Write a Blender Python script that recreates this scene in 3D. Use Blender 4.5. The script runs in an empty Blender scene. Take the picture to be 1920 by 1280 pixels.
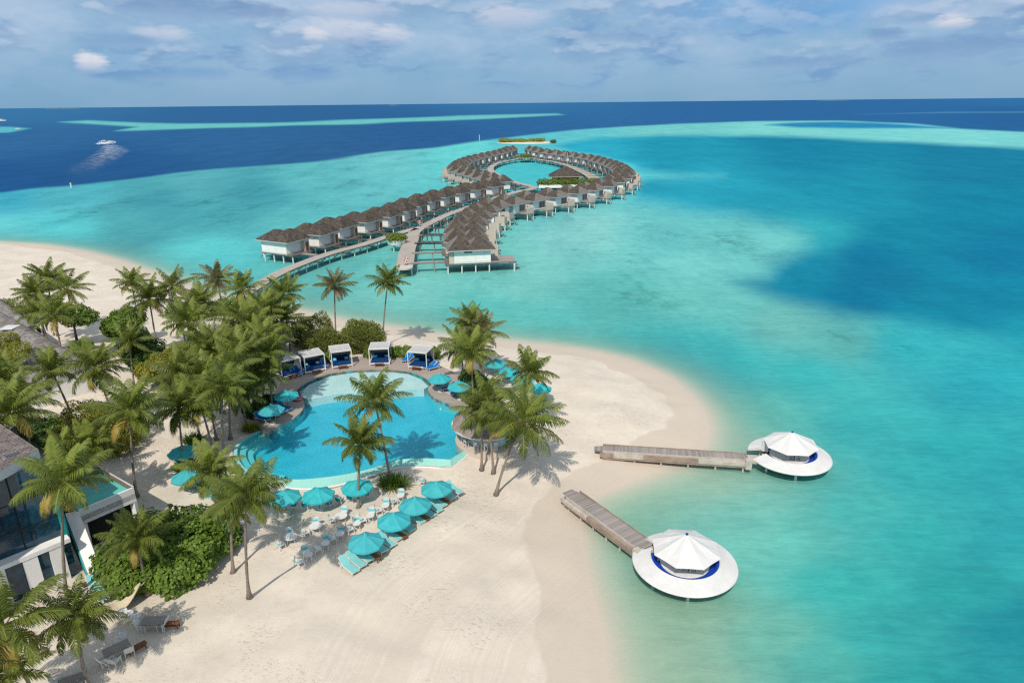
import bpy, math, random
import numpy as np
from mathutils import Vector, Matrix
sc = bpy.context.scene
C = sc.collection
R_ = math.radians

# ------------------------------------------------------------------ camera
F, H, YH, ROLL = 1280., 36., 193., math.atan(20/1920)
PIT = math.atan((640-YH)/F)
fw = np.array([0, math.cos(PIT), -math.sin(PIT)]); up0 = np.array([0, math.sin(PIT), math.cos(PIT)]); rt0 = np.array([1., 0, 0])
RT = rt0*math.cos(ROLL)-up0*math.sin(ROLL); UP = up0*math.cos(ROLL)+rt0*math.sin(ROLL)
EYE = np.array([0, 0, H])
def at(x, y, z=0.):
    d = fw+RT*((x-960)/F)+UP*((640-y)/F)
    return Vector(EYE+d*((z-H)/d[2]))
def aty(x, y, wy):
    d = fw+RT*((x-960)/F)+UP*((640-y)/F)
    return Vector(EYE+d*(wy/d[1]))
def proj(P):
    v = np.asarray(P, float)-EYE; w = np.maximum(v@fw, .5)
    return 960+F*(v@RT)/w, 640-F*(v@UP)/w
cd = bpy.data.cameras.new('camera'); cam = bpy.data.objects.new('camera', cd); C.objects.link(cam)
cd.sensor_width = 36; cd.lens = 36*F/1920; cd.clip_start = .5; cd.clip_end = 200000
m = Matrix.Identity(4)
for i in range(3):
    m[i][0] = RT[i]; m[i][1] = UP[i]; m[i][2] = -fw[i]; m[i][3] = EYE[i]
cam.matrix_world = m
sc.camera = cam

# ------------------------------------------------------------------ light
AZ, EL = R_(14), R_(49)          # where the shadows point (from +Y towards +X) and the height of the sun
sd_ = bpy.data.lights.new('sun', 'SUN'); sun = bpy.data.objects.new('sun', sd_); C.objects.link(sun)
sd_.energy = 3.75; sd_.angle = R_(.53); sd_.color = (1, .91, .79)
dirv = Vector((math.sin(AZ)*math.cos(EL), math.cos(AZ)*math.cos(EL), -math.sin(EL)))
sun.rotation_euler = dirv.to_track_quat('-Z', 'Y').to_euler()
w = bpy.data.worlds.new('World'); sc.world = w; w.use_nodes = True
def sn(h):                       # srgb 0..255 to linear
    return tuple(((c/255+.055)/1.055)**2.4 if c/255 > .04045 else c/255/12.92 for c in h)
class NT:
    def __init__(s, nt): s.nt = nt; s.l = nt.links
    def n(s, t, ins=None, **kw):
        nd = s.nt.nodes.new(t)
        for k, v in kw.items(): setattr(nd, k, v)
        for k, v in (ins or {}).items(): s.put(nd.inputs[k], v)
        return nd
    def put(s, sock, v):
        if isinstance(v, bpy.types.Node): s.l.new(v.outputs[0], sock)
        elif isinstance(v, bpy.types.NodeSocket): s.l.new(v, sock)
        else:
            if hasattr(sock.default_value, '__len__') and hasattr(v, '__len__') and len(v) == 3 and len(sock.default_value) == 4: v = (*v, 1)
            sock.default_value = v
    def math(s, op, a, b=0., c=0., clamp=False):
        nd = s.nt.nodes.new('ShaderNodeMath'); nd.operation = op; nd.use_clamp = clamp
        for i, v in enumerate((a, b, c)): s.put(nd.inputs[i], v)
        return nd
    def mix(s, f, a, b, mode='MIX'):
        nd = s.nt.nodes.new('ShaderNodeMix'); nd.data_type = 'RGBA'; nd.blend_type = mode; nd.clamp_factor = True
        s.put(nd.inputs[0], f); s.put(nd.inputs[6], a); s.put(nd.inputs[7], b)
        return nd.outputs[2]
    def ramp(s, f, lo, hi, o0=0., o1=1.):
        nd = s.nt.nodes.new('ShaderNodeMapRange'); nd.interpolation_type = 'SMOOTHSTEP'
        for i, v in enumerate((f, lo, hi, o0, o1)): s.put(nd.inputs[i], v)
        return nd
    def noise(s, vec, scale, detail=4., rough=.55, dim='3D', w=None, dist=0.):
        nd = s.nt.nodes.new('ShaderNodeTexNoise'); nd.noise_dimensions = dim
        if vec is not None: s.put(nd.inputs['Vector'], vec)
        if w is not None: s.put(nd.inputs['W'], w)
        s.put(nd.inputs['Scale'], scale); s.put(nd.inputs['Detail'], detail); s.put(nd.inputs['Roughness'], rough); s.put(nd.inputs['Distortion'], dist)
        return nd.outputs[0]
    def attr(s, name):
        return s.n('ShaderNodeAttribute', attribute_name=name)
    def map(s, vec, scale=(1, 1, 1), loc=(0, 0, 0), rot=(0, 0, 0)):
        nd = s.n('ShaderNodeMapping'); s.put(nd.inputs[0], vec); nd.inputs[1].default_value = loc; nd.inputs[2].default_value = rot; nd.inputs[3].default_value = scale
        return nd.outputs[0]

def build_world():
    t = NT(w.node_tree); w.node_tree.nodes.clear()
    sky = t.n('ShaderNodeTexSky', sky_type='NISHITA', sun_disc=False)
    sky.sun_elevation = EL; sky.sun_rotation = math.atan2(-dirv.x, -dirv.y); sky.altitude = 0; sky.air_density = .8; sky.dust_density = .5; sky.ozone_density = 2.5
    g = t.n('ShaderNodeTexCoord').outputs['Generated']
    sp = t.n('ShaderNodeSeparateXYZ', {0: g})
    z = t.math('MAXIMUM', sp.outputs[2], .001)
    ang = t.math('ARCTAN2', sp.outputs[0], sp.outputs[1])        # heading
    K = 10.                                                       # the background strength is 1/K: colours below are as seen
    kk = lambda rgb: tuple(c*K for c in sn(rgb))
    base = t.mix(t.ramp(z, 0., .16), kk((112, 164, 204)), kk((142, 180, 212)))
    base = t.mix(t.ramp(z, .19, .42), base, kk((190, 197, 205)))       # pale sky above the view, added to lift and neutralise shadow fill
    col = t.mix(.16, base, sky.outputs[0])
    # a patch of clearer blue upper right
    dx = t.math('SUBTRACT', ang, .36); dz = t.math('SUBTRACT', z, .12)
    rr = t.math('ADD', t.math('POWER', t.math('DIVIDE', dx, .22), 2.), t.math('POWER', t.math('DIVIDE', dz, .045), 2.))
    v2 = t.n('ShaderNodeCombineXYZ', {0: ang, 1: t.math('MULTIPLY', z, 2.1), 2: 0.})
    blue = t.math('MULTIPLY', t.ramp(t.math('ADD', rr, t.math('MULTIPLY', t.noise(v2, 9., 4.), .9)), .5, 1.6, 1., 0.), .75)
    col = t.mix(blue, col, kk((112, 170, 220)))
    # thin veil
    veil = t.ramp(t.noise(t.map(v2, (1, 1, 1), (3.1, 1.7, 0)), 5.5, 5., .6), .36, .66)
    col = t.mix(t.math('MULTIPLY', veil, t.ramp(z, .01, .09, .15, .75)), col, kk((182, 202, 226)))
    # grey-blue cloud bodies with lighter tops
    def layer(col, off, sc_, lo, hi, z0, z1, z2, z3, dark, light, amt):
        vv = t.map(v2, (1, 1.2, 1), off)
        n1 = t.noise(vv, sc_*1.15, 6., .52)
        vv2 = t.map(v2, (1, 1.2, 1), (off[0], off[1]+.022, off[2]))
        n2 = t.noise(vv2, sc_*1.15, 6., .52)
        win = t.math('MULTIPLY', t.ramp(z, z0, z1), t.ramp(z, z2, z3, 1., 0.))
        d = t.math('MULTIPLY', t.math('MULTIPLY', t.ramp(n1, lo, hi), win), amt)
        sh = t.ramp(t.math('SUBTRACT', n1, n2), -.02, .06)
        return t.mix(d, col, t.mix(sh, dark, light))
    col = layer(col, (1.3, .2, 0), 9., .48, .64, .012, .03, .085, .12, kk((112, 154, 199)), kk((140, 178, 212)), .75)
    col = layer(col, (7.7, 2.4, 0), 6.5, .47, .62, .035, .06, .15, .20, kk((124, 160, 200)), kk((182, 201, 224)), .55)
    col = t.mix(t.math('MULTIPLY', blue, .75), col, kk((112, 168, 218)))
    col = layer(col, (4.2, 9.1, 0), 5., .46, .58, .075, .115, .6, .9, kk((130, 164, 201)), kk((200, 211, 227)), .5)
    nn = t.math('MULTIPLY', t.math('ADD', t.noise(t.map(v2, (1, 1.6, 1)), 60., 3., .6), t.noise(t.map(v2, (1, 1.6, 1), (3, 0, 0)), 22., 3., .6)), 1.3)
    # single cumulus heads: heading, height, half width, half height
    def cum(col, px, py, hw, hh, lite, amt, seed):
        d = np.array(at(px, py, H-1e-3 if py > YH else H+1e-3))-EYE
        d /= np.linalg.norm(d)
        a0 = math.atan2(d[0], d[1]); z0 = abs(d[2])
        a = t.math('DIVIDE', t.math('SUBTRACT', ang, a0), hw/F); b = t.math('DIVIDE', t.math('SUBTRACT', z, z0), hh/F)
        r = t.math('ADD', t.math('POWER', a, 2.), t.math('POWER', b, 2.))
        d_ = t.math('MULTIPLY', t.ramp(t.math('ADD', r, nn), 1.3, 2.4, 1., 0.), amt)
        c_ = t.mix(t.ramp(b, -1., .4), kk((148, 178, 212)), lite)
        return t.mix(d_, col, c_)
    W = kk((226, 226, 234))
    for (px, py, hw, hh, lite, amt, seed) in [(172, 117, 26, 18, W, .9, 3.), (310, 66, 48, 15, kk((205, 212, 228)), .7, 5.),
            (640, 58, 80, 32, kk((208, 214, 229)), .75, 7.), (590, 68, 26, 14, W, .7, 8.), (735, 68, 40, 20, kk((215, 219, 232)), .7, 9.),
            (1785, 42, 32, 14, W, .9, 11.), (955, 34, 70, 26, kk((200, 208, 226)), .75, 13.), (340, 12, 110, 24, kk((122, 156, 196)), .8, 15.),
            (1665, 66, 34, 12, kk((124, 160, 200)), .9, 17.), (1780, 95, 110, 26, kk((126, 160, 202)), .8, 19.), (480, 24, 70, 18, kk((122, 154, 194)), .8, 21.),
            (1150, 70, 66, 12, kk((132, 166, 204)), .8, 23.), (1490, 118, 110, 14, kk((122, 160, 202)), .7, 25.), (230, 78, 70, 12, kk((130, 164, 204)), .7, 27.),
            (660, 20, 90, 18, kk((196, 206, 225)), .7, 29.), (350, 140, 90, 14, kk((118, 160, 204)), .6, 31.), (570, 140, 70, 18, kk((114, 156, 204)), .6, 33.)]:
        col = cum(col, px, py, hw, hh, lite, amt, seed)
    below = t.ramp(sp.outputs[2], -.02, 0.)
    col = t.mix(below, kk((70, 130, 160)), col)
    bg = t.n('ShaderNodeBackground', {0: col, 1: 1/K})
    t.l.new(bg.outputs[0], t.n('ShaderNodeOutputWorld').inputs[0])
build_world()
w.cycles.sampling_method = 'MANUAL'; w.cycles.sample_map_resolution = 256

# ------------------------------------------------------------------ materials
def mat(name):
    m = bpy.data.materials.new(name); m.use_nodes = True; m.node_tree.nodes.clear()
    t = NT(m.node_tree); out = t.n('ShaderNodeOutputMaterial')
    return m, t, out
def pbr(name, col, rough=.6, var=.12, vs=2., spec=.3, bump=0., bs=20., hsv=None, obj_rand=0., metal=0.):
    m, t, out = mat(name)
    oc = t.n('ShaderNodeTexCoord').outputs['Object']
    n = t.noise(oc, vs, 5., .6); n2 = t.noise(oc, vs*7, 3., .6)
    f = t.math('ADD', t.math('MULTIPLY', n, .65), t.math('MULTIPLY', n2, .35))
    c = t.mix(t.ramp(f, .3, .7), tuple(x*(1-var) for x in col), tuple(min(1, x*(1+var)) for x in col))
    if obj_rand:
        r = t.n('ShaderNodeObjectInfo').outputs['Random']
        c = t.mix(t.math('MULTIPLY', r, obj_rand), c, tuple(x*.55 for x in col))
    b = t.n('ShaderNodeBsdfPrincipled', {'Base Color': c, 'Roughness': rough, 'Specular IOR Level': spec, 'Metallic': metal})
    if bump:
        b_ = t.n('ShaderNodeBump', {'Strength': bump, 'Distance': .02, 'Height': t.noise(oc, bs, 4.)}); t.l.new(b_.outputs[0], b.inputs['Normal'])
    t.l.new(b.outputs[0], out.inputs[0]); return m
def planks(name, ca, cb, axis=0, step=.14, rough=.75, gap=.55):
    """boards laid across an axis (object coordinates), each board a tone of its own"""
    m, t, out = mat(name)
    oc = t.n('ShaderNodeTexCoord').outputs['Object']; sp = t.n('ShaderNodeSeparateXYZ', {0: oc})
    x = t.math('DIVIDE', sp.outputs[axis], step)
    idx = t.math('FLOOR', x); fr = t.math('FRACT', x)
    tone = t.n('ShaderNodeTexWhiteNoise', {'W': idx}, noise_dimensions='1D').outputs[0]
    g = t.noise(oc, 3., 4., .6); g2 = t.noise(oc, .35, 3., .6)
    f = t.math('ADD', t.math('MULTIPLY', tone, .5), t.math('ADD', t.math('MULTIPLY', g, .25), t.math('MULTIPLY', t.ramp(g2, .3, .7), .3)), clamp=True)
    c = t.mix(f, ca, cb)
    e = t.ramp(t.math('ABSOLUTE', t.math('SUBTRACT', fr, .5)), .42, .5)
    c = t.mix(t.math('MULTIPLY', e, gap), c, tuple(v*.25 for v in ca))
    b = t.n('ShaderNodeBsdfPrincipled', {'Base Color': c, 'Roughness': rough, 'Specular IOR Level': .2})
    t.l.new(b.outputs[0], out.inputs[0]); return m
def along(name, ca, cb, cells=(.35, 7.)):
    """boards across a walkway, using uv (u across, v along in metres)"""
    m, t, out = mat(name)
    uv = t.n('ShaderNodeUVMap').outputs[0]; sp = t.n('ShaderNodeSeparateXYZ', {0: uv})
    x = t.math('DIVIDE', sp.outputs[1], cells[0]); idx = t.math('FLOOR', x); fr = t.math('FRACT', x)
    tone = t.n('ShaderNodeTexWhiteNoise', {'W': idx}, noise_dimensions='1D').outputs[0]
    oc = t.n('ShaderNodeTexCoord').outputs['Object']; g2 = t.noise(oc, .25, 4., .6)
    f = t.math('ADD', t.math('MULTIPLY', tone, .6), t.math('MULTIPLY', t.ramp(g2, .3, .7), .4), clamp=True)
    c = t.mix(f, ca, cb)
    e = t.ramp(t.math('ABSOLUTE', t.math('SUBTRACT', fr, .5)), .40, .5)
    c = t.mix(t.math('MULTIPLY', e, .5), c, tuple(v*.3 for v in ca))
    b = t.n('ShaderNodeBsdfPrincipled', {'Base Color': c, 'Roughness': .8, 'Specular IOR Level': .15})
    t.l.new(b.outputs[0], out.inputs[0]); return m
def shingle(name, ca, cb, cc, sc_=1., spots=None):
    m, t, out = mat(name)
    uv = t.n('ShaderNodeUVMap').outputs[0]
    br = t.n('ShaderNodeTexBrick', {'Vector': uv, 'Color1': ca, 'Color2': cb, 'Mortar': tuple(v*.35 for v in ca), 'Scale': 1., 'Mortar Size': .02*sc_, 'Brick Width': .42*sc_, 'Row Height': .26*sc_}); br.offset = .5
    oc = t.n('ShaderNodeTexCoord').outputs['Object']
    info = t.n('ShaderNodeObjectInfo').outputs['Random']
    ocs = t.n('ShaderNodeVectorMath', {0: oc}, operation='ADD'); t.l.new(t.n('ShaderNodeCombineXYZ', {0: t.math('MULTIPLY', info, 60.), 1: 0., 2: 0.}).outputs[0], ocs.inputs[1])
    n = t.noise(ocs, 1.2, 6., .7); n2 = t.noise(ocs, 5., 3., .7)
    c = t.mix(t.ramp(n, .42, .70), br.outputs[0], cc)
    c = t.mix(t.math('MULTIPLY', t.ramp(n2, .35, .75), .55), c, tuple(v*.45 for v in ca))
    if spots: c = t.mix(t.math('MULTIPLY', t.ramp(t.noise(ocs, .5, 5., .65), .5, .62), .8), c, spots)
    b = t.n('ShaderNodeBsdfPrincipled', {'Base Color': c, 'Roughness': .9, 'Specular IOR Level': .1})
    bp = t.n('ShaderNodeBump', {'Strength': .6, 'Distance': .05, 'Height': br.outputs[1]}); bp.invert = True
    t.l.new(bp.outputs[0], b.inputs['Normal'])
    t.l.new(b.outputs[0], out.inputs[0]); return m
def leafmat(name, ca, cb, cc=None, trans=.25, ccut=.85):
    """leaf tone per leaf from the 'tone' attribute"""
    m, t, out = mat(name)
    a = t.attr('tone').outputs['Fac']
    r = t.n('ShaderNodeObjectInfo').outputs['Random']
    c = t.mix(a, ca, cb)
    if cc: c = t.mix(t.ramp(a, ccut, ccut+.1), c, cc)
    c = t.mix(t.math('MULTIPLY', r, .35), c, tuple(v*.7 for v in ca))
    d = t.n('ShaderNodeBsdfPrincipled', {'Base Color': c, 'Roughness': .5, 'Specular IOR Level': .28})
    tr = t.n('ShaderNodeBsdfTranslucent', {0: t.mix(.3, c, tuple(min(1, v*1.4) for v in cb))})
    mx = t.n('ShaderNodeMixShader', {0: trans, 1: d, 2: tr})
    t.l.new(mx.outputs[0], out.inputs[0]); return m
def flat(rgb): return tuple(c/1.12 for c in sn(rgb))

M = {}
M['white'] = pbr('white_paint', (.66, .66, .645), .5, .08, .9)
M['whitewall'] = pbr('white_render', (.78, .77, .75), .8, .07, .8)
M['beigewall'] = planks('beige_boards', (.50, .43, .37), (.60, .53, .46), 2, .22, .8, .25)
M['stilt'] = pbr('pale_concrete', (.66, .65, .62), .8, .12, 2.)
M['fascia'] = pbr('grey_fascia', (.42, .42, .40), .7, .1, 2.)
M['deckgrey'] = planks('weathered_deck', (.24, .215, .195), (.36, .33, .30), 1, .15)
M['pier'] = along('pier_boards', (.34, .30, .265), (.47, .425, .385), (.3, 7))
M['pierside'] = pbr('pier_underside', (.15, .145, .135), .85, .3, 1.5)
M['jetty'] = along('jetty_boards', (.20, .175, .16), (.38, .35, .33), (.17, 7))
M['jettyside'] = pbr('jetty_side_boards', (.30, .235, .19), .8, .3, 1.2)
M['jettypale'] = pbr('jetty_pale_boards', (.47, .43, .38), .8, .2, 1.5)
M['roof'] = shingle('dark_shingles', (.064, .055, .049), (.108, .093, .083), (.158, .135, .12), 1.1, (.10, .088, .06))
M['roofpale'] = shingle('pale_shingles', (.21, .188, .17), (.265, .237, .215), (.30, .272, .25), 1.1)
M['roofgrey'] = shingle('grey_shingles', (.20, .185, .18), (.33, .31, .30), (.40, .375, .355), 1.0, (.16, .14, .12))
M['roofbrown'] = shingle('brown_shingles', (.15, .125, .12), (.24, .20, .19), (.27, .24, .22), 1.1)
M['thatch'] = pbr('thatch', (.26, .225, .195), .95, .35, 3., .05, .8, 14.)
M['glass'] = pbr('dark_glass', (.012, .07, .11), .06, .4, .5, .9)
M['glassblue'] = pbr('blue_glass', (.006, .050, .085), .04, .75, .45, .6)
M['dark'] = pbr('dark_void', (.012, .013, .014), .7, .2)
M['brownwood'] = planks('brown_slats', (.16, .06, .025), (.26, .105, .045), 1, .11, .55, .5)
M['navy'] = pbr('navy_cushion', (.008, .045, .16), .85, .15, 3., .1)
M['blue'] = pbr('blue_cushion', (.006, .16, .50), .8, .12, 3., .15)
M['royal'] = pbr('royal_blue_cushion', (.004, .05, .36), .7, .15, 2., .2)
M['aqua'] = pbr('aqua_fabric', (.10, .56, .60), .85, .08, 3., .1)
M['sling'] = pbr('pale_aqua_sling', (.22, .55, .55), .8, .08, 4., .15)
M['tealsling'] = pbr('teal_sling', (.01, .26, .33), .8, .1, 4., .15)
def sailcloth():
    m, t, out = mat('white_sailcloth'); oc = t.n('ShaderNodeTexCoord').outputs['Object']
    c = t.mix(t.ramp(t.noise(oc, .9, 5., .65), .3, .72), (.84, .84, .83), (.78, .78, .77)); c = t.mix(t.math('MULTIPLY', t.ramp(t.noise(t.map(oc, (1, 1, 4)), 5., 4., .7), .5, .8), .2), c, (.60, .59, .56))
    d = t.n('ShaderNodeBsdfPrincipled', {'Base Color': c, 'Roughness': .8, 'Specular IOR Level': .15}); tr = t.n('ShaderNodeBsdfTranslucent', {0: (.85, .85, .83, 1)})
    t.l.new(t.n('ShaderNodeMixShader', {0: .26, 1: d, 2: tr}).outputs[0], out.inputs[0]); return m
M['canopyc'] = sailcloth()
M['mesh'] = pbr('grey_mesh', (.24, .25, .26), .8, .15, 3.)
M['louvre'] = planks('pale_louvres', (.42, .42, .42), (.56, .56, .56), 1, .2, .6, .5)
M['pooltile'] = None
M['coral'] = pbr('coral_pink', (.62, .16, .17), .4, .1)
M['red'] = pbr('red_plastic', (.5, .03, .025), .4, .1)
M['teal'] = pbr('teal_wall', (.01, .24, .24), .5, .15, 1.)
M['tealfloor'] = pbr('teal_tiles', (.12, .50, .46), .3, .1, 1.)
M['brick'] = pbr('brown_stone', (.20, .16, .14), .8, .25, 2.)
M['hessian'] = pbr('cream_canvas', (.55, .48, .36), .9, .12, 3.)
M['black'] = pbr('black_metal', (.02, .02, .02), .5, .2)
M['trunk'] = pbr('palm_bark', (.25, .21, .175), .9, .25, 2.5, .05, .8, 12.)
M['bark'] = pbr('brown_bark', (.13, .10, .08), .9, .3, 3., .05, .6, 14.)
M['frond'] = leafmat('palm_fronds', (.032, .056, .007), (.325, .385, .075), (.46, .27, .07), .27, .9)
M['frondblown'] = leafmat('palm_fronds_dry', (.075, .085, .022), (.31, .31, .12), (.40, .29, .19), .28, .74)
M['coconut'] = pbr('coconuts', (.24, .13, .045), .6, .3, 8.)
M['grape'] = leafmat('broad_leaves', (.055, .115, .012), (.24, .35, .055), (.36, .38, .09), .3, .9)
M['darkleaf'] = leafmat('dark_leaves', (.03, .075, .014), (.10, .20, .035), None, .28)
M['yellowleaf'] = leafmat('yellow_green_leaves', (.15, .165, .015), (.38, .37, .05), (.45, .38, .08), .3, .93)
M['needle'] = leafmat('fine_leaves', (.12, .145, .028), (.30, .335, .09), None, .3)
M['sprayleaf'] = leafmat('islet_leaves', (.16, .20, .03), (.36, .40, .08), None, .2)
M['planter'] = leafmat('planter_leaves', (.08, .13, .015), (.22, .28, .04), (.32, .33, .07), .2, .9)
M['foam'] = pbr('foam', (.8, .82, .84), .9, .15, .4)

def canopy_mat():
    m, t, out = mat('teal_canvas')
    oc = t.n('ShaderNodeTexCoord').outputs['Object']
    c = t.mix(t.ramp(t.noise(oc, 2., 4.), .3, .7), (.035, .44, .49), (.06, .52, .56))
    r = t.n('ShaderNodeObjectInfo').outputs['Random']
    c = t.mix(t.math('MULTIPLY', r, .5), c, (.09, .40, .46)); c = t.mix(t.math('MULTIPLY', t.ramp(t.noise(oc, .8, 4., .7), .5, .75), .35), c, (.14, .55, .58))
    d = t.n('ShaderNodeBsdfPrincipled', {'Base Color': c, 'Roughness': .85, 'Specular IOR Level': .15})
    tr = t.n('ShaderNodeBsdfTranslucent', {0: (.05, .5, .55, 1)})
    t.l.new(t.n('ShaderNodeMixShader', {0: .18, 1: d, 2: tr}).outputs[0], out.inputs[0]); return m
M['canvas'] = canopy_mat()

# ------------------------------------------------------------------ mesh helpers
class MB:
    def __init__(s): s.v = []; s.f = []; s.uv = {}
    def quad(s, *p):
        i = len(s.v); s.v += [tuple(q) for q in p]; s.f.append(tuple(range(i, i+len(p)))); return s
    def quv(s, p, uv):
        s.uv[len(s.f)] = uv; return s.quad(*p)
    def box(s, x0, x1, y0, y1, z0, z1, rz=0, o=(0, 0, 0)):
        c, n = math.cos(rz), math.sin(rz); i = len(s.v)
        for z in (z0, z1):
            for x, y in ((x0, y0), (x1, y0), (x1, y1), (x0, y1)):
                s.v.append((o[0]+x*c-y*n, o[1]+x*n+y*c, o[2]+z))
        s.f += [(i+3, i+2, i+1, i), (i+4, i+5, i+6, i+7), (i, i+1, i+5, i+4), (i+1, i+2, i+6, i+5), (i+2, i+3, i+7, i+6), (i+3, i, i+4, i+7)]
        return s
    def prism(s, poly, z0, z1):
        i = len(s.v); n = len(poly)
        zz0 = z0 if hasattr(z0, '__len__') else [z0]*n; zz1 = z1 if hasattr(z1, '__len__') else [z1]*n
        s.v += [(p[0], p[1], zz0[k]) for k, p in enumerate(poly)]+[(p[0], p[1], zz1[k]) for k, p in enumerate(poly)]
        s.f += [tuple(range(i+n-1, i-1, -1)), tuple(range(i+n, i+2*n))]
        s.f += [(i+k, i+(k+1) % n, i+n+(k+1) % n, i+n+k) for k in range(n)]
        return s
    def tube(s, pts, rad, n=8, cap=True):
        pts = [Vector(p) for p in pts]; i0 = len(s.v)
        r = rad if hasattr(rad, '__len__') else [rad]*len(pts)
        ref = None
        for k, p in enumerate(pts):
            t = (pts[min(k+1, len(pts)-1)]-pts[max(k-1, 0)]).normalized()
            if ref is None: ref = t.orthogonal().normalized()
            a = (ref-t*ref.dot(t)).normalized(); ref = a; b = t.cross(a)
            for q in range(n):
                th = 2*math.pi*q/n; s.v.append(tuple(p+(a*math.cos(th)+b*math.sin(th))*r[k]))
        for k in range(len(pts)-1):
            for q in range(n):
                a = i0+k*n+q; b = i0+k*n+(q+1) % n
                s.f.append((a, b, b+n, a+n))
        if cap:
            s.f.append(tuple(range(i0+n-1, i0-1, -1))); e = i0+(len(pts)-1)*n; s.f.append(tuple(range(e, e+n)))
        return s
    def bar(s, p, q, r=.03, n=4): return s.tube([p, q], r, n)
    def lathe(s, prof, n=32, o=(0, 0, 0), a0=0., a1=2*math.pi):
        i0 = len(s.v); full = abs(a1-a0-2*math.pi) < 1e-6; cols = n if full else n+1
        for k in range(cols):
            th = a0+(a1-a0)*k/n
            for r, z in prof: s.v.append((o[0]+r*math.cos(th), o[1]+r*math.sin(th), o[2]+z))
        L = len(prof)
        for k in range(n):
            k2 = (k+1) % cols
            for j in range(L-1): s.f.append((i0+k*L+j, i0+k2*L+j, i0+k2*L+j+1, i0+k*L+j+1))
        return s
    def ball(s, c, r, n=8, mz=1.):
        return s.lathe([(r*math.sin(math.pi*j/n)+1e-4, -r*mz*math.cos(math.pi*j/n)) for j in range(n+1)], n*2, c)
    def hip(s, x0, x1, y0, y1, ze, zr, rx=.25, ry=.0):
        """hip roof; ridge shrunk to rx, ry of its plan; uv in metres down the slope"""
        cx, cy = (x0+x1)/2, (y0+y1)/2; hx, hy = (x1-x0)/2*rx, (y1-y0)/2*ry
        E = [(x0, y0, ze), (x1, y0, ze), (x1, y1, ze), (x0, y1, ze)]; T = [(cx-hx, cy-hy, zr), (cx+hx, cy-hy, zr), (cx+hx, cy+hy, zr), (cx-hx, cy+hy, zr)]
        for k in range(4):
            a, b, c_, d = E[k], E[(k+1) % 4], T[(k+1) % 4], T[k]
            ln = math.dist(a, b); sl = math.dist([(a[i]+b[i])/2 for i in range(3)], [(c_[i]+d[i])/2 for i in range(3)])
            lt = math.dist(c_, d); o = k*3.7
            if lt > 1e-3: s.quv((a, b, c_, d), ((o, 0), (o+ln, 0), (o+(ln+lt)/2, sl), (o+(ln-lt)/2, sl)))
            else: s.quv((a, b, c_), ((o, 0), (o+ln, 0), (o+ln/2, sl)))
        if hx > 1e-3 and hy > 1e-3: s.quad(*T)
        return s
    def build(s, name, mat_, parent=None, smooth=False, link=True):
        me = bpy.data.meshes.new(name); me.from_pydata(s.v, [], s.f); me.materials.append(mat_)
        if s.uv:
            l = me.uv_layers.new(name='UVMap').data
            for fi, p in enumerate(me.polygons):
                u = s.uv.get(fi)
                if u:
                    for k, li in enumerate(p.loop_indices): l[li].uv = u[k]
        if smooth: me.polygons.foreach_set('use_smooth', [True]*len(me.polygons))
        me.update()
        o = bpy.data.objects.new(name, me)
        if link: C.objects.link(o)
        if parent: o.parent = parent
        return o
def npmesh(name, V, Fq, mat_, attrs=None, colattr=None, parent=None, smooth=False, uv=None):
    me = bpy.data.meshes.new(name); V = np.asarray(V, np.float32); Fq = np.asarray(Fq, np.int32)
    k = Fq.shape[1]
    me.vertices.add(len(V)); me.vertices.foreach_set('co', V.ravel())
    me.loops.add(Fq.size); me.loops.foreach_set('vertex_index', Fq.ravel())
    me.polygons.add(len(Fq)); me.polygons.foreach_set('loop_start', np.arange(0, Fq.size, k, dtype=np.int32))
    try: me.polygons.foreach_set('loop_total', np.full(len(Fq), k, np.int32))
    except Exception: pass
    if smooth: me.polygons.foreach_set('use_smooth', np.ones(len(Fq), bool))
    me.update(calc_edges=True)
    for n, a in (attrs or {}).items():
        at_ = me.attributes.new(n, 'FLOAT', 'POINT'); at_.data.foreach_set('value', np.asarray(a, np.float32))
    if colattr is not None:
        ca = me.color_attributes.new('col', 'FLOAT_COLOR', 'POINT'); c4 = np.ones((len(V), 4), np.float32); c4[:, :3] = colattr; ca.data.foreach_set('color', c4.ravel())
    me.materials.append(mat_)
    o = bpy.data.objects.new(name, me); C.objects.link(o)
    if parent: o.parent = parent
    return o
def tag(o, label=None, cat=None, group=None, kind=None):
    if label: o['label'] = label
    if cat: o['category'] = cat
    if group: o['group'] = group
    if kind: o['kind'] = kind
    return o
def thing(name, label, cat, loc=(0, 0, 0), rz=0., group=None):
    o = bpy.data.objects.new(name, None); C.objects.link(o); o.empty_display_size = .3
    o.location = loc; o.rotation_euler = (0, 0, rz); return tag(o, label, cat, group)
def copy_tree(o, loc=None, rz=None, label=None, parent=None):
    c = o.copy(); C.objects.link(c); c.parent = parent
    if parent is not None: c.matrix_parent_inverse = o.matrix_parent_inverse
    if loc is not None: c.location = loc
    if rz is not None: c.rotation_euler = (0, 0, rz)
    if label: c['label'] = label
    for ch in list(o.children): copy_tree(ch, parent=c)
    return c
class Proto:
    """first use moves the built thing itself, later uses copy it with its parts"""
    def __init__(s, root): s.root = root; s.used = False
    def put(s, loc, rz, label):
        if not s.used:
            s.used = True; s.root.location = loc; s.root.rotation_euler = (0, 0, rz); s.root['label'] = label; return s.root
        return copy_tree(s.root, loc, rz, label)

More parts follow.
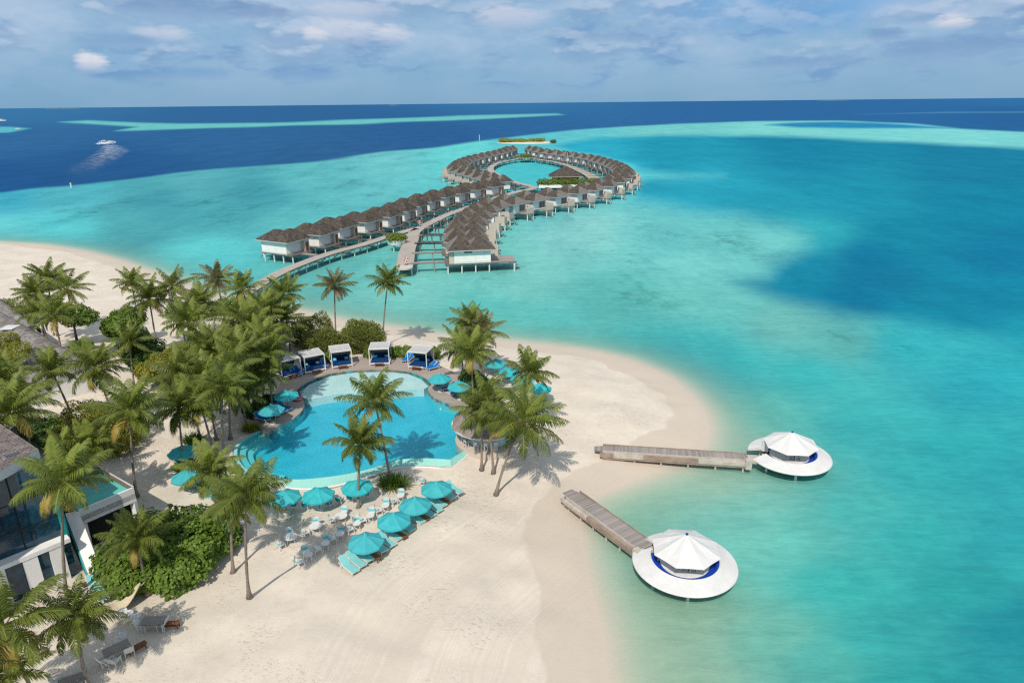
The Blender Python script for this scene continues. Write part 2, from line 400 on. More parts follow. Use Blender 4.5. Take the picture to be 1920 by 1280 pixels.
def sdist(P, poly):
    """signed distance (positive inside) of points to a closed polygon"""
    P = np.asarray(P, float); Q = np.asarray(poly, float); n = len(Q)
    best = np.full(len(P), 1e18); ins = np.zeros(len(P), bool)
    for i in range(n):
        a, b = Q[i], Q[(i+1) % n]; e = b-a; v = P-a
        tt = np.clip((v@e)/max(e@e, 1e-9), 0, 1); d = v-tt[:, None]*e
        best = np.minimum(best, (d*d).sum(1))
        cnd = ((a[1] <= P[:, 1]) != (b[1] <= P[:, 1]))
        xi = a[0]+(P[:, 1]-a[1])*(e[0])/(e[1] if abs(e[1]) > 1e-12 else 1e-12)
        ins ^= cnd & (P[:, 0] < xi)
    return np.sqrt(best)*np.where(ins, 1, -1)
def sms(x, a, b):
    t = np.clip((x-a)/(b-a), 0, 1); return t*t*(3-2*t)
def catmull(P, n=8, closed=False):
    P = [Vector(p) for p in P]; out = []; N = len(P)
    for i in range(N if closed else N-1):
        p = [P[(i+k) % N] if closed else P[min(max(i+k, 0), N-1)] for k in (-1, 0, 1, 2)]
        for j in range(n):
            t = j/n
            out.append(.5*((2*p[1])+(p[2]-p[0])*t+(2*p[0]-5*p[1]+4*p[2]-p[3])*t*t+(3*p[1]-p[0]-3*p[2]+p[3])*t**3))
    if not closed: out.append(P[-1])
    return out

# ------------------------------------------------------------------ shoreline and ground height
SHORE_PX = [(-900, 436), (-400, 440), (0, 454), (120, 465), (200, 482), (280, 508), (360, 538), (430, 560), (500, 574), (570, 585), (644, 601), (760, 617), (830, 628), (940, 638), (992, 644), (1072, 653), (1140, 665), (1191, 680), (1250, 706), (1290, 736), (1318, 770), (1328, 803), (1320, 835), (1285, 862), (1235, 882), (1180, 904), (1120, 928), (1094, 955), (1090, 985), (1094, 1030), (1104, 1080), (1118, 1140), (1132, 1200), (1140, 1280)]
SHORE = [tuple(p[:2]) for p in catmull([at(x, y, 0) for x, y in SHORE_PX], 4)]
SHORE = SHORE+[(SHORE[-1][0]+.6, 20), (SHORE[-1][0]+1, -60), (-500, -60), (-500, SHORE[0][1])]
POOLZ = 1.5
def px_poly(P, z, n=6, closed=True): return [Vector((p.x, p.y, 0)) for p in catmull([at(x, y, z) for x, y in P], n, closed)]
POOL_PX = [(617, 702), (667, 695), (724, 693.5), (769, 698), (794, 708), (809, 722), (803, 728), (805, 738), (818, 748), (842, 758), (866, 765), (885, 778), (892, 795), (888, 815), (878, 838), (847, 858.5), (843, 861), (836, 861), (795, 859), (743, 862), (700, 876), (650, 888), (600, 895), (559, 898), (520, 896), (485, 890), (460, 878), (447, 860), (445, 843), (451, 832), (472, 817), (495, 806), (522, 800), (548, 788), (566, 772), (571, 757), (562, 745), (556, 733), (574, 719)]
POOL = [tuple(p[:2]) for p in px_poly(POOL_PX, POOLZ, 4)]
def gz_np(P):
    d = sdist(P, SHORE)
    z = np.where(d > 0, 1.0*(1-np.exp(-d/9)), -2.5*(1-np.exp(d/28)))
    z = z+.5*sms(P[:, 1], 59, 66.5)*sms(d, 2, 14)*(1-sms(P[:, 1], 96, 125))
    return z, d
def gz(x, y): return float(gz_np(np.array([[x, y]]))[0][0])
def G(px, py, dz=0.):
    z = 1.
    for _ in range(4):
        p = at(px, py, z); z = gz(p.x, p.y)
    p = at(px, py, z); return Vector((p.x, p.y, z+dz))

def build_ground():
    A = np.radians(np.linspace(-52, 50, 420)); Rr = np.exp(np.linspace(math.log(20), math.log(330), 360))
    a, r = np.meshgrid(A, Rr); X = np.stack([np.sin(a).ravel()*r.ravel(), np.cos(a).ravel()*r.ravel()], 1)
    z, d = gz_np(X)
    # small humps and raked ruts as real relief
    rng = np.random.RandomState(3)
    hum = np.zeros(len(X))
    for k in range(26):
        f = rng.uniform(.15, 1.1); th = rng.uniform(0, 6.28); hum += np.sin((X[:, 0]*math.cos(th)+X[:, 1]*math.sin(th))*f*2+rng.uniform(0, 6.28))*.35/(26*f)
    z = z+hum*np.clip(d/6, 0, 1)*.9
    pd = sdist(X, POOL)
    z = np.where(pd > -.35, np.minimum(z, .1), z)
    # coordinate across the raked tracks
    tr = [tuple(p[:2]) for p in catmull([at(x, y, 1) for x, y in ((690, 1500), (745, 1290), (800, 1170), (880, 1080), (985, 1000), (1040, 930), (1060, 850))], 5)]
    best = np.full(len(X), 1e9); sgn = np.zeros(len(X))
    for i in range(len(tr)-1):
        p, q = np.array(tr[i]), np.array(tr[i+1]); e = q-p; v = X-p; tt = np.clip(v@e/(e@e), 0, 1); dd = v-tt[:, None]*e; ds = np.hypot(dd[:, 0], dd[:, 1])
        s_ = np.sign(e[0]*v[:, 1]-e[1]*v[:, 0]); u = ds < best; best[u] = ds[u]; sgn[u] = s_[u]
    track = best*sgn
    tm = (1-sms(np.abs(track+1), 5, 11))*(1-sms(X[:, 1], 52, 66))
    nr, na = len(Rr), len(A); idx = np.arange(nr*na).reshape(nr, na)
    Q = np.stack([idx[:-1, :-1], idx[:-1, 1:], idx[1:, 1:], idx[1:, :-1]], -1).reshape(-1, 4)
    keep = (d[Q].max(1) > -75)
    Q = Q[keep]
    m, t, out = mat('coral_sand')
    pos = t.n('ShaderNodeNewGeometry').outputs['Position']
    D = t.attr('shore').outputs['Fac']; T = t.attr('track').outputs['Fac']; TM = t.attr('trackmask').outputs['Fac']
    n1 = t.noise(pos, .18, 5., .6); n2 = t.noise(pos, 1.3, 5., .65); n3 = t.noise(pos, 9., 3., .6)
    c = t.mix(t.ramp(n1, .35, .65), (.615, .553, .468), (.665, .60, .512))
    c = t.mix(t.math('MULTIPLY', t.ramp(n2, .4, .72), .35), c, (.50, .45, .385))
    c = t.mix(t.math('MULTIPLY', t.ramp(n3, .5, .8), .25), c, (.44, .39, .33))
    fpn = t.noise(pos, 3.2, 2., .5); fz = t.math('MULTIPLY', t.ramp(t.noise(pos, .12, 3., .6), .46, .58), t.ramp(D, 4., 9.))
    c = t.mix(t.math('MULTIPLY', t.math('MULTIPLY', t.ramp(fpn, .56, .66), fz), .4), c, (.46, .40, .33))
    # raked streaks
    lo = t.noise(pos, .22, 3.)
    tc = t.math('ADD', T, t.math('MULTIPLY', lo, .7))
    s1 = t.noise(None, 2.6, 3., .7, '1D', tc); s2 = t.noise(None, .55, 2., .5, '1D', tc)
    st = t.math('ADD', t.math('MULTIPLY', s1, .6), t.math('MULTIPLY', s2, .4))
    c = t.mix(t.math('MULTIPLY', t.ramp(st, .40, .58), t.math('MULTIPLY', TM, .7)), c, (.575, .505, .425))
    c = t.mix(t.math('MULTIPLY', t.ramp(st, .55, .75), t.math('MULTIPLY', TM, .4)), c, (.72, .65, .56))
    # wet band with a scalloped edge
    e = t.math('ADD', D, t.math('MULTIPLY', t.math('SUBTRACT', t.noise(pos, .11, 3., .5), .5), 7.))
    wet = t.ramp(e, 4.2, 4.7, 1., 0.)
    c = t.mix(t.math('MULTIPLY', wet, .75), c, (.53, .46, .38))
    e2 = t.math('ADD', D, t.math('MULTIPLY', t.math('SUBTRACT', t.noise(pos, .2, 4., .6), .5), 4.))
    c = t.mix(t.math('MULTIPLY', t.ramp(e2, .2, 1.6, 1., 0.), .35), c, (.50, .435, .365))
    c = t.mix(t.ramp(D, -2.5, .8, .9, 0.), c, (.60, .55, .455))
    b = t.n('ShaderNodeBsdfPrincipled', {'Base Color': c, 'Roughness': .9, 'Specular IOR Level': .1})
    hh = t.math('ADD', t.math('SUBTRACT', t.math('MULTIPLY', n2, .5), t.math('MULTIPLY', t.math('MULTIPLY', t.ramp(fpn, .54, .68), fz), .5)), t.math('ADD', t.math('MULTIPLY', n3, .25), t.math('MULTIPLY', t.math('MULTIPLY', st, TM), .8)))
    bp = t.n('ShaderNodeBump', {'Strength': .55, 'Distance': .12, 'Height': hh}); t.l.new(bp.outputs[0], b.inputs['Normal'])
    t.l.new(b.outputs[0], out.inputs[0])
    o = npmesh('sand', np.column_stack([X, z]), Q, m, {'shore': d, 'track': track, 'trackmask': tm}, smooth=True)
    tag(o, kind='structure')
build_ground()

# ------------------------------------------------------------------ sea
def build_sea():
    A = np.radians(np.linspace(-62, 62, 560)); Rr = np.exp(np.linspace(math.log(15), math.log(90000), 620))
    a, r = np.meshgrid(A, Rr); a, r = a.ravel(), r.ravel(); X = np.stack([np.sin(a)*r, np.cos(a)*r], 1)
    P3 = np.column_stack([X, np.zeros(len(X))])
    u, v = proj(P3)
    # the map of depths is laid out over the water from control points
    rng = np.random.RandomState(11)
    wob = np.zeros(len(X)); wob2 = np.zeros(len(X))
    lr = np.log(r)
    for k in range(30):
        f = rng.uniform(4, 34); th = rng.uniform(0, 6.28); g = rng.uniform(.6, 1.)
        ph = f*(a*2.2*math.cos(th)+lr*.9*math.sin(th))+rng.uniform(0, 6.28)
        wob += np.sin(ph)*4*g/f; wob2 += np.cos(ph*1.3+1)*4*g/f
    u2, v2 = u+wob*9, v+wob2*3*np.clip((v-190)/300, .03, 1)
    def field(cp, ky=1.9, p=1.9):
        num = np.zeros((len(X), 3)); den = np.zeros(len(X))
        for (x, y, *c) in cp:
            d2 = (u2-x)**2+((v2-y)*ky)**2+2200; wt = d2**-p; num += wt[:, None]*np.array(sn(c)); den += wt
        return num/den[:, None]
    navy = field([(0, 205, 52, 112, 160), (960, 196, 52, 112, 162), (1900, 188, 45, 108, 162), (0, 260, 46, 100, 150), (0, 340, 30, 84, 138), (480, 260, 44, 98, 148), (600, 285, 42, 94, 142), (960, 225, 42, 98, 150), (1900, 212, 36, 96, 150), (1400, 210, 42, 100, 154), (200, 320, 34, 86, 138), (800, 250, 40, 92, 144)], 4)
    reef = field([(100, 380, 80, 172, 186), (0, 375, 60, 165, 190), (400, 345, 86, 168, 178), (600, 330, 92, 180, 186), (250, 420, 80, 168, 176), (100, 430, 95, 208, 214), (0, 435, 110, 212, 215), (400, 480, 95, 206, 210), (300, 390, 66, 150, 165), (480, 365, 64, 150, 165), (420, 395, 74, 164, 174), (700, 300, 106, 190, 195), (880, 290, 104, 206, 206), (560, 420, 96, 188, 190), (650, 500, 104, 188, 184), (800, 545, 122, 200, 194), (900, 480, 112, 196, 190), (1000, 330, 70, 186, 196), (1060, 320, 68, 184, 196), (960, 340, 72, 186, 196),
        (1100, 430, 132, 200, 198), (1250, 440, 108, 194, 194), (1400, 450, 104, 190, 190), (1000, 520, 122, 198, 192), (1150, 560, 90, 180, 176), (1300, 560, 110, 196, 190), (1450, 612, 108, 184, 180), (1550, 640, 96, 180, 176), (1300, 500, 118, 202, 198), (760, 585, 120, 206, 200), (900, 600, 98, 202, 196), (1050, 620, 98, 204, 200), (1200, 655, 66, 190, 192), (1350, 690, 50, 184, 190), (1260, 668, 58, 186, 192), (1500, 700, 58, 184, 188), (1700, 650, 54, 180, 190), (1850, 720, 46, 172, 186), (1450, 780, 86, 196, 190), (1600, 800, 58, 184, 188), (1800, 850, 48, 174, 180), (1880, 900, 46, 166, 176),
        (1200, 960, 126, 200, 184), (1400, 950, 116, 200, 190), (1500, 1000, 100, 200, 190), (1300, 1180, 148, 196, 174), (1250, 1250, 160, 206, 182), (1450, 1200, 110, 192, 178), (1600, 1100, 62, 186, 182), (1600, 950, 74, 189, 186), (1420, 1010, 112, 200, 190), (1720, 1000, 56, 180, 180), (1740, 880, 54, 180, 184), (1560, 1240, 84, 186, 178), (1650, 1200, 56, 174, 174), (1800, 1100, 46, 166, 168), (1900, 1000, 46, 164, 174), (1900, 1180, 34, 146, 160), (1850, 1275, 42, 154, 164), (1700, 1275, 46, 164, 166), (1350, 900, 150, 206, 190), (1380, 850, 140, 204, 192),
        (1250, 243, 112, 196, 196), (1450, 245, 122, 206, 202), (1800, 264, 122, 206, 206), (1100, 252, 96, 190, 200), (1000, 262, 88, 186, 196), (1200, 322, 90, 196, 205), (1300, 330, 84, 190, 204)])
    lag = field([(1250, 285, 34, 146, 178), (1150, 285, 50, 168, 200), (1500, 270, 26, 128, 166), (1800, 300, 24, 124, 162), (1300, 350, 44, 158, 188), (1600, 380, 32, 144, 176), (1850, 400, 20, 130, 166), (1500, 520, 22, 132, 166), (1650, 480, 10, 114, 158), (1850, 560, 18, 132, 168), (1700, 440, 24, 138, 170), (1570, 440, 58, 170, 188), (1600, 560, 12, 116, 158), (1750, 590, 18, 132, 165), (1900, 640, 34, 152, 178), (1900, 470, 18, 124, 166)])
    def msk(poly, fe, ky):
        s = sdist(np.column_stack([u2, v2*ky]), [(x, y*ky) for x, y in poly]); return sms(s, -fe, fe), s
    B = [(-3000, 470), (-600, 385), (0, 358), (130, 346), (250, 334), (400, 319), (600, 298), (760, 281), (880, 267), (930, 262), (1050, 248), (1150, 240), (1250, 233.5), (1400, 229), (1560, 227), (1700, 232), (1800, 241), (1920, 246), (2500, 262), (6000, 330), (6000, 9000), (-6000, 9000)]
    Cc = [(1060, 271), (1150, 259), (1250, 253), (1350, 251.5), (1500, 255), (1650, 264), (1800, 274), (1920, 279), (2500, 300), (6000, 400), (6000, 1600), (2500, 800), (1920, 662), (1837, 636), (1725, 606), (1669, 598), (1556, 592), (1500, 579), (1410, 552), (1372, 531), (1425, 520), (1444, 498), (1519, 470), (1536, 449), (1500, 429), (1387, 404), (1275, 386), (1205, 372), (1185, 350), (1205, 335), (1340, 331), (1195, 318), (1150, 296), (1090, 284)]
    Dd = [(1430, 235), (1480, 231.5), (1560, 229.5), (1640, 231), (1720, 236), (1780, 240), (1700, 241), (1600, 241), (1500, 239.5)]
    Ee = [(100, 229), (150, 226), (240, 230), (330, 232), (500, 231), (700, 224), (850, 217), (1040, 213), (1040, 216), (900, 223), (700, 232), (500, 238), (330, 242), (230, 244), (250, 238), (180, 234)]
    Ff = [(-300, 236), (0, 238), (38, 241), (0, 248), (-300, 253)]
    Gg = [(1600, 214), (1770, 210), (1920, 209), (2400, 208), (2400, 210), (1920, 212), (1770, 212.5)]
    mB, sB = msk(B, 9, 4); mC, sC = msk(Cc, 9+31*sms(v, 285, 420), 1.5); mD, _ = msk(Dd, 10, 4); mE, _ = msk(Ee, 9, 4); mF, _ = msk(Ff, 8, 4); mG, _ = msk(Gg, 5, 4)
    col = navy
    def over(col, c, mm): return col*(1-mm[:, None])+c*mm[:, None]
    col = over(col, np.array(sn((108, 196, 192)))[None], mE*.9); col = over(col, np.array(sn((92, 184, 196)))[None], mF*.9); col = over(col, np.array(sn((86, 140, 176)))[None], mG*.6)
    lag = lag*np.array([.75, .99, .93]); col = over(col, reef, mB); col = over(col, lag, mC); col = over(col, np.array(sn((28, 128, 178)))[None], mD*.95)
    # deep navy water right of the lagoon bar
    z, d = gz_np(X); dep = np.maximum(-z, 0)
    op = np.where(d > -90, 1-np.exp(-dep*1.75), 1.); op = np.clip(op, 0, 1)
    rf = mB*(1-mC)*np.clip((-d-12)/25, 0, 1)
    rf = rf*(.35+.65*np.maximum(1-sms(u, 760, 900), (1-sms(v, 640, 700))*sms(v, 360, 400)))
    nr, na = len(Rr), len(A); idx = np.arange(nr*na).reshape(nr, na)
    Q = np.stack([idx[:-1, :-1], idx[:-1, 1:], idx[1:, 1:], idx[1:, :-1]], -1).reshape(-1, 4)
    Q = Q[d[Q].min(1) < 1.5]
    m, t, out = mat('sea_water')
    pos = t.n('ShaderNodeNewGeometry').outputs['Position']
    CO = t.attr('col').outputs['Color']; OP = t.attr('opac').outputs['Fac']; RF = t.attr('reef').outputs['Fac']
    KS = 1.22
    c = t.n('ShaderNodeVectorMath', {0: CO, 1: (1/KS, 1/KS, 1/KS)}, operation='MULTIPLY').outputs[0]
    # coral heads and rubble seen through the water
    p1 = t.noise(t.map(pos, (1, .45, 1)), .055, 6., .62); p2 = t.noise(t.map(pos, (1, .6, 1)), .35, 4., .65)
    p3 = t.noise(t.map(pos, (1, .7, 1)), 1.1, 3., .7)
    pat = t.math('ADD', t.math('MULTIPLY', p1, .55), t.math('ADD', t.math('MULTIPLY', p2, .27), t.math('MULTIPLY', p3, .18)))
    dk = t.mix(1., c, (.56, .60, .60, 1), 'MULTIPLY')
    c = t.mix(t.math('MULTIPLY', t.ramp(pat, .51, .66), t.math('MULTIPLY', RF, .95)), c, dk)
    c = t.mix(t.math('MULTIPLY', t.ramp(pat, .34, .46, 1., 0.), t.math('MULTIPLY', RF, .35)), c, t.mix(1., c, (1.25, 1.1, 1.06, 1), 'MULTIPLY'))
    sm = t.noise(pos, .02, 4., .6)
    c = t.mix(t.ramp(sm, .3, .7), t.mix(1., c, (.94, .97, .97, 1), 'MULTIPLY'), t.mix(1., c, (1.05, 1.03, 1.02, 1), 'MULTIPLY'))
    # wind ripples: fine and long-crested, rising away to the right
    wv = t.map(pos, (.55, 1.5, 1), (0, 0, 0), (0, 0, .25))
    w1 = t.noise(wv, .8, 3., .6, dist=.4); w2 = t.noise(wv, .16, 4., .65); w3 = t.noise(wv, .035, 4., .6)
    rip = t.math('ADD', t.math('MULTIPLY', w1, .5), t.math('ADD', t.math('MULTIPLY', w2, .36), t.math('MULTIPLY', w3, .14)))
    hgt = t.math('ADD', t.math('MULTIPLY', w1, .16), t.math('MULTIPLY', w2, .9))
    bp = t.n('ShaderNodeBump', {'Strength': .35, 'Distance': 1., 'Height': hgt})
    c = t.mix(t.ramp(rip, .38, .62), t.mix(1., c, (.86, .92, .93, 1), 'MULTIPLY'), t.mix(1., c, (1.12, 1.07, 1.06, 1), 'MULTIPLY'))  # ripple light and shade painted into the water colour besides the bump
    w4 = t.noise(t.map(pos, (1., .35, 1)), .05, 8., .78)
    c = t.mix(t.ramp(w4, .36, .64), t.mix(1., c, (.88, .92, .94, 1), 'MULTIPLY'), t.mix(1., c, (1.13, 1.09, 1.06, 1), 'MULTIPLY'))  # broad wave light and dark painted into the colour
    df = t.n('ShaderNodeBsdfDiffuse', {0: c}); t.l.new(bp.outputs[0], df.inputs['Normal'])
    tp = t.n('ShaderNodeBsdfTransparent', {0: t.mix(t.ramp(OP, 0., .5), (1., 1., 1.), (.84, .97, .92))})
    body = t.n('ShaderNodeMixShader', {0: OP, 1: tp, 2: df})
    gl = t.n('ShaderNodeBsdfGlossy', {0: (1, 1, 1, 1), 'Roughness': .22}); t.l.new(bp.outputs[0], gl.inputs['Normal'])
    lw = t.n('ShaderNodeFresnel', {'IOR': 1.33}); t.l.new(bp.outputs[0], lw.inputs['Normal'])
    fac = t.math('MINIMUM', t.math('MULTIPLY', lw, .2), .018)
    t.l.new(t.n('ShaderNodeMixShader', {0: fac, 1: body, 2: gl}).outputs[0], out.inputs[0])
    o = npmesh('sea_water', P3, Q, m, {'opac': op, 'reef': rf}, col, smooth=True)
    tag(o, kind='structure')
build_sea()

# ------------------------------------------------------------------ pool
def tilemat(name, ca, cb, rough=.3):
    m, t, out = mat(name); pos = t.n('ShaderNodeNewGeometry').outputs['Position']
    n = t.noise(t.map(pos, (1, 1, 1)), 6., 3., .7); n2 = t.noise(pos, .5, 3.)
    c = t.mix(t.ramp(n, .25, .78), ca, cb); c = t.mix(t.math('MULTIPLY', t.ramp(n2, .35, .7), .3), c, tuple(v*.85 for v in ca))
    t.l.new(t.n('ShaderNodeBsdfPrincipled', {'Base Color': c, 'Roughness': rough, 'Specular IOR Level': .2}).outputs[0], out.inputs[0]); return m
M['tiledeep'] = tilemat('deep_blue_tiles', (.010, .36, .52), (.07, .58, .72))  # wide tone contrast: mosaic plus caustic sparkle painted into the floor colour
M['tilepale'] = tilemat('pale_tiles', (.42, .62, .62), (.60, .74, .73))
M['tilemid'] = tilemat('turquoise_tiles', (.10, .52, .56), (.16, .60, .63))
M['tilewall'] = tilemat('pale_turquoise_tiles', (.26, .58, .53), (.33, .64, .59))
M['pooldeck'] = planks('pool_deck_boards', (.30, .25, .215), (.42, .365, .325), 1, .16, .75, .4)
def water_mat(name, tint, k=.5):
    m, t, out = mat(name); pos = t.n('ShaderNodeNewGeometry').outputs['Position']
    h = t.math('ADD', t.noise(pos, 2.2, 3.), t.noise(pos, .7, 2.))
    bp = t.n('ShaderNodeBump', {'Strength': .25, 'Distance': .12, 'Height': h})
    tp = t.n('ShaderNodeBsdfTransparent', {0: tint}); gl = t.n('ShaderNodeBsdfGlossy', {'Roughness': .08}); t.l.new(bp.outputs[0], gl.inputs['Normal'])
    fr = t.n('ShaderNodeFresnel', {'IOR': 1.33}); t.l.new(bp.outputs[0], fr.inputs['Normal'])
    t.l.new(t.n('ShaderNodeMixShader', {0: t.math('MULTIPLY', fr, k), 1: tp, 2: gl}).outputs[0], out.inputs[0]); return m
M['poolwater'] = water_mat('pool_water', (.90, .97, .98, 1))
def ngon(name, poly, z, mat_):
    return MB().quad(*[(p[0], p[1], z) for p in poly]).build(name, mat_)
def ccw(P):
    P = list(P); a = sum(P[i][0]*P[(i+1) % len(P)][1]-P[(i+1) % len(P)][0]*P[i][1] for i in range(len(P)))
    return P if a > 0 else P[::-1]
PC = ccw(POOL)
tag(ngon('pool_floor', PC, .35, M['tiledeep']), kind='structure')
mb = MB()
for i in range(len(PC)):
    a, b = PC[i], PC[(i+1) % len(PC)]; mb.quad((b[0], b[1], .3), (a[0], a[1], .3), (a[0], a[1], POOLZ+.03), (b[0], b[1], POOLZ+.03))
tag(mb.build('pool_side', M['tilemid']), kind='structure')
sh = [at(x, y, POOLZ) for x, y in [(560, 732), (574, 719), (617, 702), (667, 695), (724, 693.5), (769, 698), (794, 708), (809, 722), (800, 728), (786, 727.5), (760, 730), (725, 733), (691, 735), (660, 735), (636, 737), (610, 741), (589, 745), (574, 748), (562, 744)]]
cx_ = sum(p.x for p in sh)/len(sh); cy_ = sum(p.y for p in sh)/len(sh)
shl = ccw([(cx_+(p.x-cx_)*.955, cy_+(p.y-cy_)*.955) for p in sh])
tag(MB().prism(shl, .34, 1.36).build('pool_shallows', M['tilepale']), kind='structure')
tag(ngon('pool_water', PC, POOLZ-.04, M['poolwater']), kind='structure')
lp = [at(x, y, POOLZ) for x, y in [(520, 896), (485, 890), (460, 878), (447, 860), (445, 843), (451, 832), (472, 817), (497, 806)]]
lp = catmull(lp, 5); cen = at(560, 850, POOLZ)
for k, (i0, i1, zt) in enumerate(((.0, .9, 1.15), (.9, 1.7, .8))):
    mb = MB()
    for a, b in zip(lp[:-1], lp[1:]):
        f = lambda p, d: p+(cen-p).normalized()*d
        q = [f(a, i0), f(b, i0), f(b, i1), f(a, i1)]
        mb.quad(*[(p.x, p.y, zt) for p in q]); mb.quad((q[3].x, q[3].y, .3), (q[3].x, q[3].y, zt), (q[2].x, q[2].y, zt), (q[2].x, q[2].y, .3))
    tag(mb.build('pool_step', M['tilemid']), kind='structure')
mb = MB()
for a, b in zip(lp[:-1], lp[1:]):
    f = lambda p, d: p-(cen-p).normalized()*d
    q = [f(a, -.02), f(b, -.02), f(b, .38), f(a, .38)]; mb.quad(*[(p.x, p.y, POOLZ+.05) for p in q]); mb.quad((q[3].x, q[3].y, .8), (q[2].x, q[2].y, .8), (q[2].x, q[2].y, POOLZ+.05), (q[3].x, q[3].y, POOLZ+.05))
tag(mb.build('pool_coping', M['tilewall']), kind='structure')
top = [at(x, y, POOLZ+.02) for x, y in [(486, 890.5), (520, 896.3), (559, 898.3), (600, 895.3), (650, 888.3), (700, 876.3), (743, 862.3), (795, 858.7), (841, 861), (844, 860.6), (848, 858), (878, 838)]]
bot = [G(x, y, -.03) for x, y in [(488, 902), (524, 911), (560, 915.5), (600, 914.5), (650, 905), (700, 890), (745, 877), (795, 875), (841, 879.5), (845, 879.5), (849, 876), (884, 847)]]
mb = MB(); rim = MB(); T_, B_ = catmull(top, 5), catmull(bot, 5)
for i in range(len(T_)-1):
    mb.quad(B_[i], B_[i+1], T_[i+1], T_[i])
tag(mb.build('infinity_edge_wall', M['tilewall']), 'pale turquoise tiled overflow wall along the near edge of the pool', 'wall')
tag(MB().tube([p+Vector((0, -.12, .05)) for p in B_], .13, 6).build('ledge', M['white'], bpy.data.objects['infinity_edge_wall']))
# deck round the back of the pool
dk_out = [(500, 812), (487, 803), (477, 790), (484, 768), (497, 750), (518, 732), (528, 712), (545, 697), (575, 684), (612, 674), (660, 669), (705, 667), (762, 669), (800, 676), (832, 688), (864, 704), (890, 722), (902, 745), (896, 768), (882, 779)]
dk_in = [(866, 765), (842, 758), (818, 748), (805, 738), (803, 728), (809, 722), (794, 708), (769, 698), (724, 693.5), (667, 695), (617, 702), (574, 719), (556, 733), (562, 745), (571, 757), (566, 772), (548, 788), (522, 800), (508, 806)]
do = [at(x, y, 1.68) for x, y in dk_out]; di = [at(x, y, POOLZ) for x, y in dk_in]
dpoly = ccw([(p.x, p.y) for p in catmull(do, 4)]+[(p.x, p.y) for p in catmull(di, 4)])
tag(MB().prism(dpoly, 1.1, 1.66).build('pool_deck', M['pooldeck']), kind='structure')
# ------------------------------------------------------------------ palms
def frond(rng, V, Fc, T, az, e0, L, droop, tone, wind, lw=.042, nl=42):
    """one coconut frond: a bent rachis with two rows of drooping leaflets"""
    n = 14; p = Vector((0, 0, 0)); pts = []; h = Vector((math.cos(az), math.sin(az), 0)); dirs = []
    hv = Vector((math.cos(az), math.sin(az), 0)); side_b = rng.uniform(-.25, .25)
    for i in range(n+1):
        s = i/n; e = e0-droop*s**1.4
        d = (hv*math.cos(e)+Vector((0, 0, 1))*math.sin(e)+Vector((-hv.y, hv.x, 0))*side_b*s+wind*s*.55).normalized()
        pts.append(p.copy()); dirs.append(d); p = p+d*(L/n)
    def pt(s):
        x = s*n; i = min(int(x), n-1); return pts[i].lerp(pts[i+1], x-i), dirs[i].lerp(dirs[i+1], x-i).normalized()
    def add(q, tn):
        i = len(V); V.extend(q); Fc.append((i, i+1, i+2, i+3)); T.extend([tn]*4)
    for i in range(n):
        a, b = pts[i], pts[i+1]; sd = dirs[i].cross(Vector((0, 0, 1)))
        if sd.length < .05: sd = Vector((-hv.y, hv.x, 0))
        sd.normalize(); w0 = .06*(1-i/n)+.012; w1 = .06*(1-(i+1)/n)+.012
        rt = .88 if tone < .9 else .95
        add([a-sd*w0, a+sd*w0, b+sd*w1, b-sd*w1], rt)
    for sgn in (-1, 1):
        for k in range(nl):
            s = .13+.87*(k+rng.uniform(-.3, .3))/nl
            if rng.random() < .08: continue
            q, d = pt(min(max(s, 0), .999)); sd = d.cross(Vector((0, 0, 1)))
            if sd.length < .1: sd = Vector((-hv.y, hv.x, 0))
            sd.normalize(); un = sd.cross(d).normalized()
            ll = (.30+.78*math.sin(math.pi*min(1, s*.92+.12))**.8)*L/3.7*rng.uniform(.85, 1.1)
            dr = (sd*sgn*(1-.35*s)+d*(.45+.55*s)+un*rng.uniform(-.08, .16)).normalized()
            m1 = q+dr*ll*.5+Vector((0, 0, -.08*ll))+wind*.10*ll
            dn = (dr*.75+Vector((0, 0, -.75-.4*rng.random()))+wind*.35).normalized(); m2 = m1+dn*ll*.52
            wd = d*lw*(.8+.5*math.sin(math.pi*s)); tn = min(.88, max(0, tone+rng.uniform(-.14, .14)))
            if tone > .9: tn = rng.uniform(.92, 1)
            add([q-wd*.6, q+wd*.6, m1+wd, m1-wd], tn); add([m1-wd, m1+wd, m2+wd*.12, m2-wd*.12], tn)
def crown_mesh(name, seed, n=25, L=3.7, wind=(.35, .12, 0), brown=.08, up=.0, mt='frond', spread=1.):
    rng = random.Random(seed); V, Fc, T = [], [], []; wd = Vector(wind)
    for k in range(n):
        g = k/(n-1); az = k*2.39996+rng.uniform(-.25, .25)
        e0 = R_(82)-g**.85*R_(102)*spread+rng.uniform(-.14, .14)+up
        dr = (.55+.85*g*(1-.35*g))*rng.uniform(.8, 1.25)+(.35 if g > .8 else 0)
        ln = L*(.72+.38*math.sin(math.pi*min(1, g*.8+.18)))*rng.uniform(.9, 1.08)
        tone = .62-.42*g+rng.uniform(-.14, .16)
        if g > .80 and rng.random() < brown*4: tone = .95
        frond(rng, V, Fc, T, az, e0, ln, dr, tone, wd)
    me = bpy.data.meshes.new(name); V = np.array([tuple(v) for v in V], np.float32)
    me.vertices.add(len(V)); me.vertices.foreach_set('co', V.ravel()); Fq = np.array(Fc, np.int32)
    me.loops.add(Fq.size); me.loops.foreach_set('vertex_index', Fq.ravel()); me.polygons.add(len(Fq)); me.polygons.foreach_set('loop_start', np.arange(0, Fq.size, 4, dtype=np.int32))
    me.update(calc_edges=True)
    a = me.attributes.new('tone', 'FLOAT', 'POINT'); a.data.foreach_set('value', np.array(T, np.float32)); me.materials.append(M[mt])
    return me
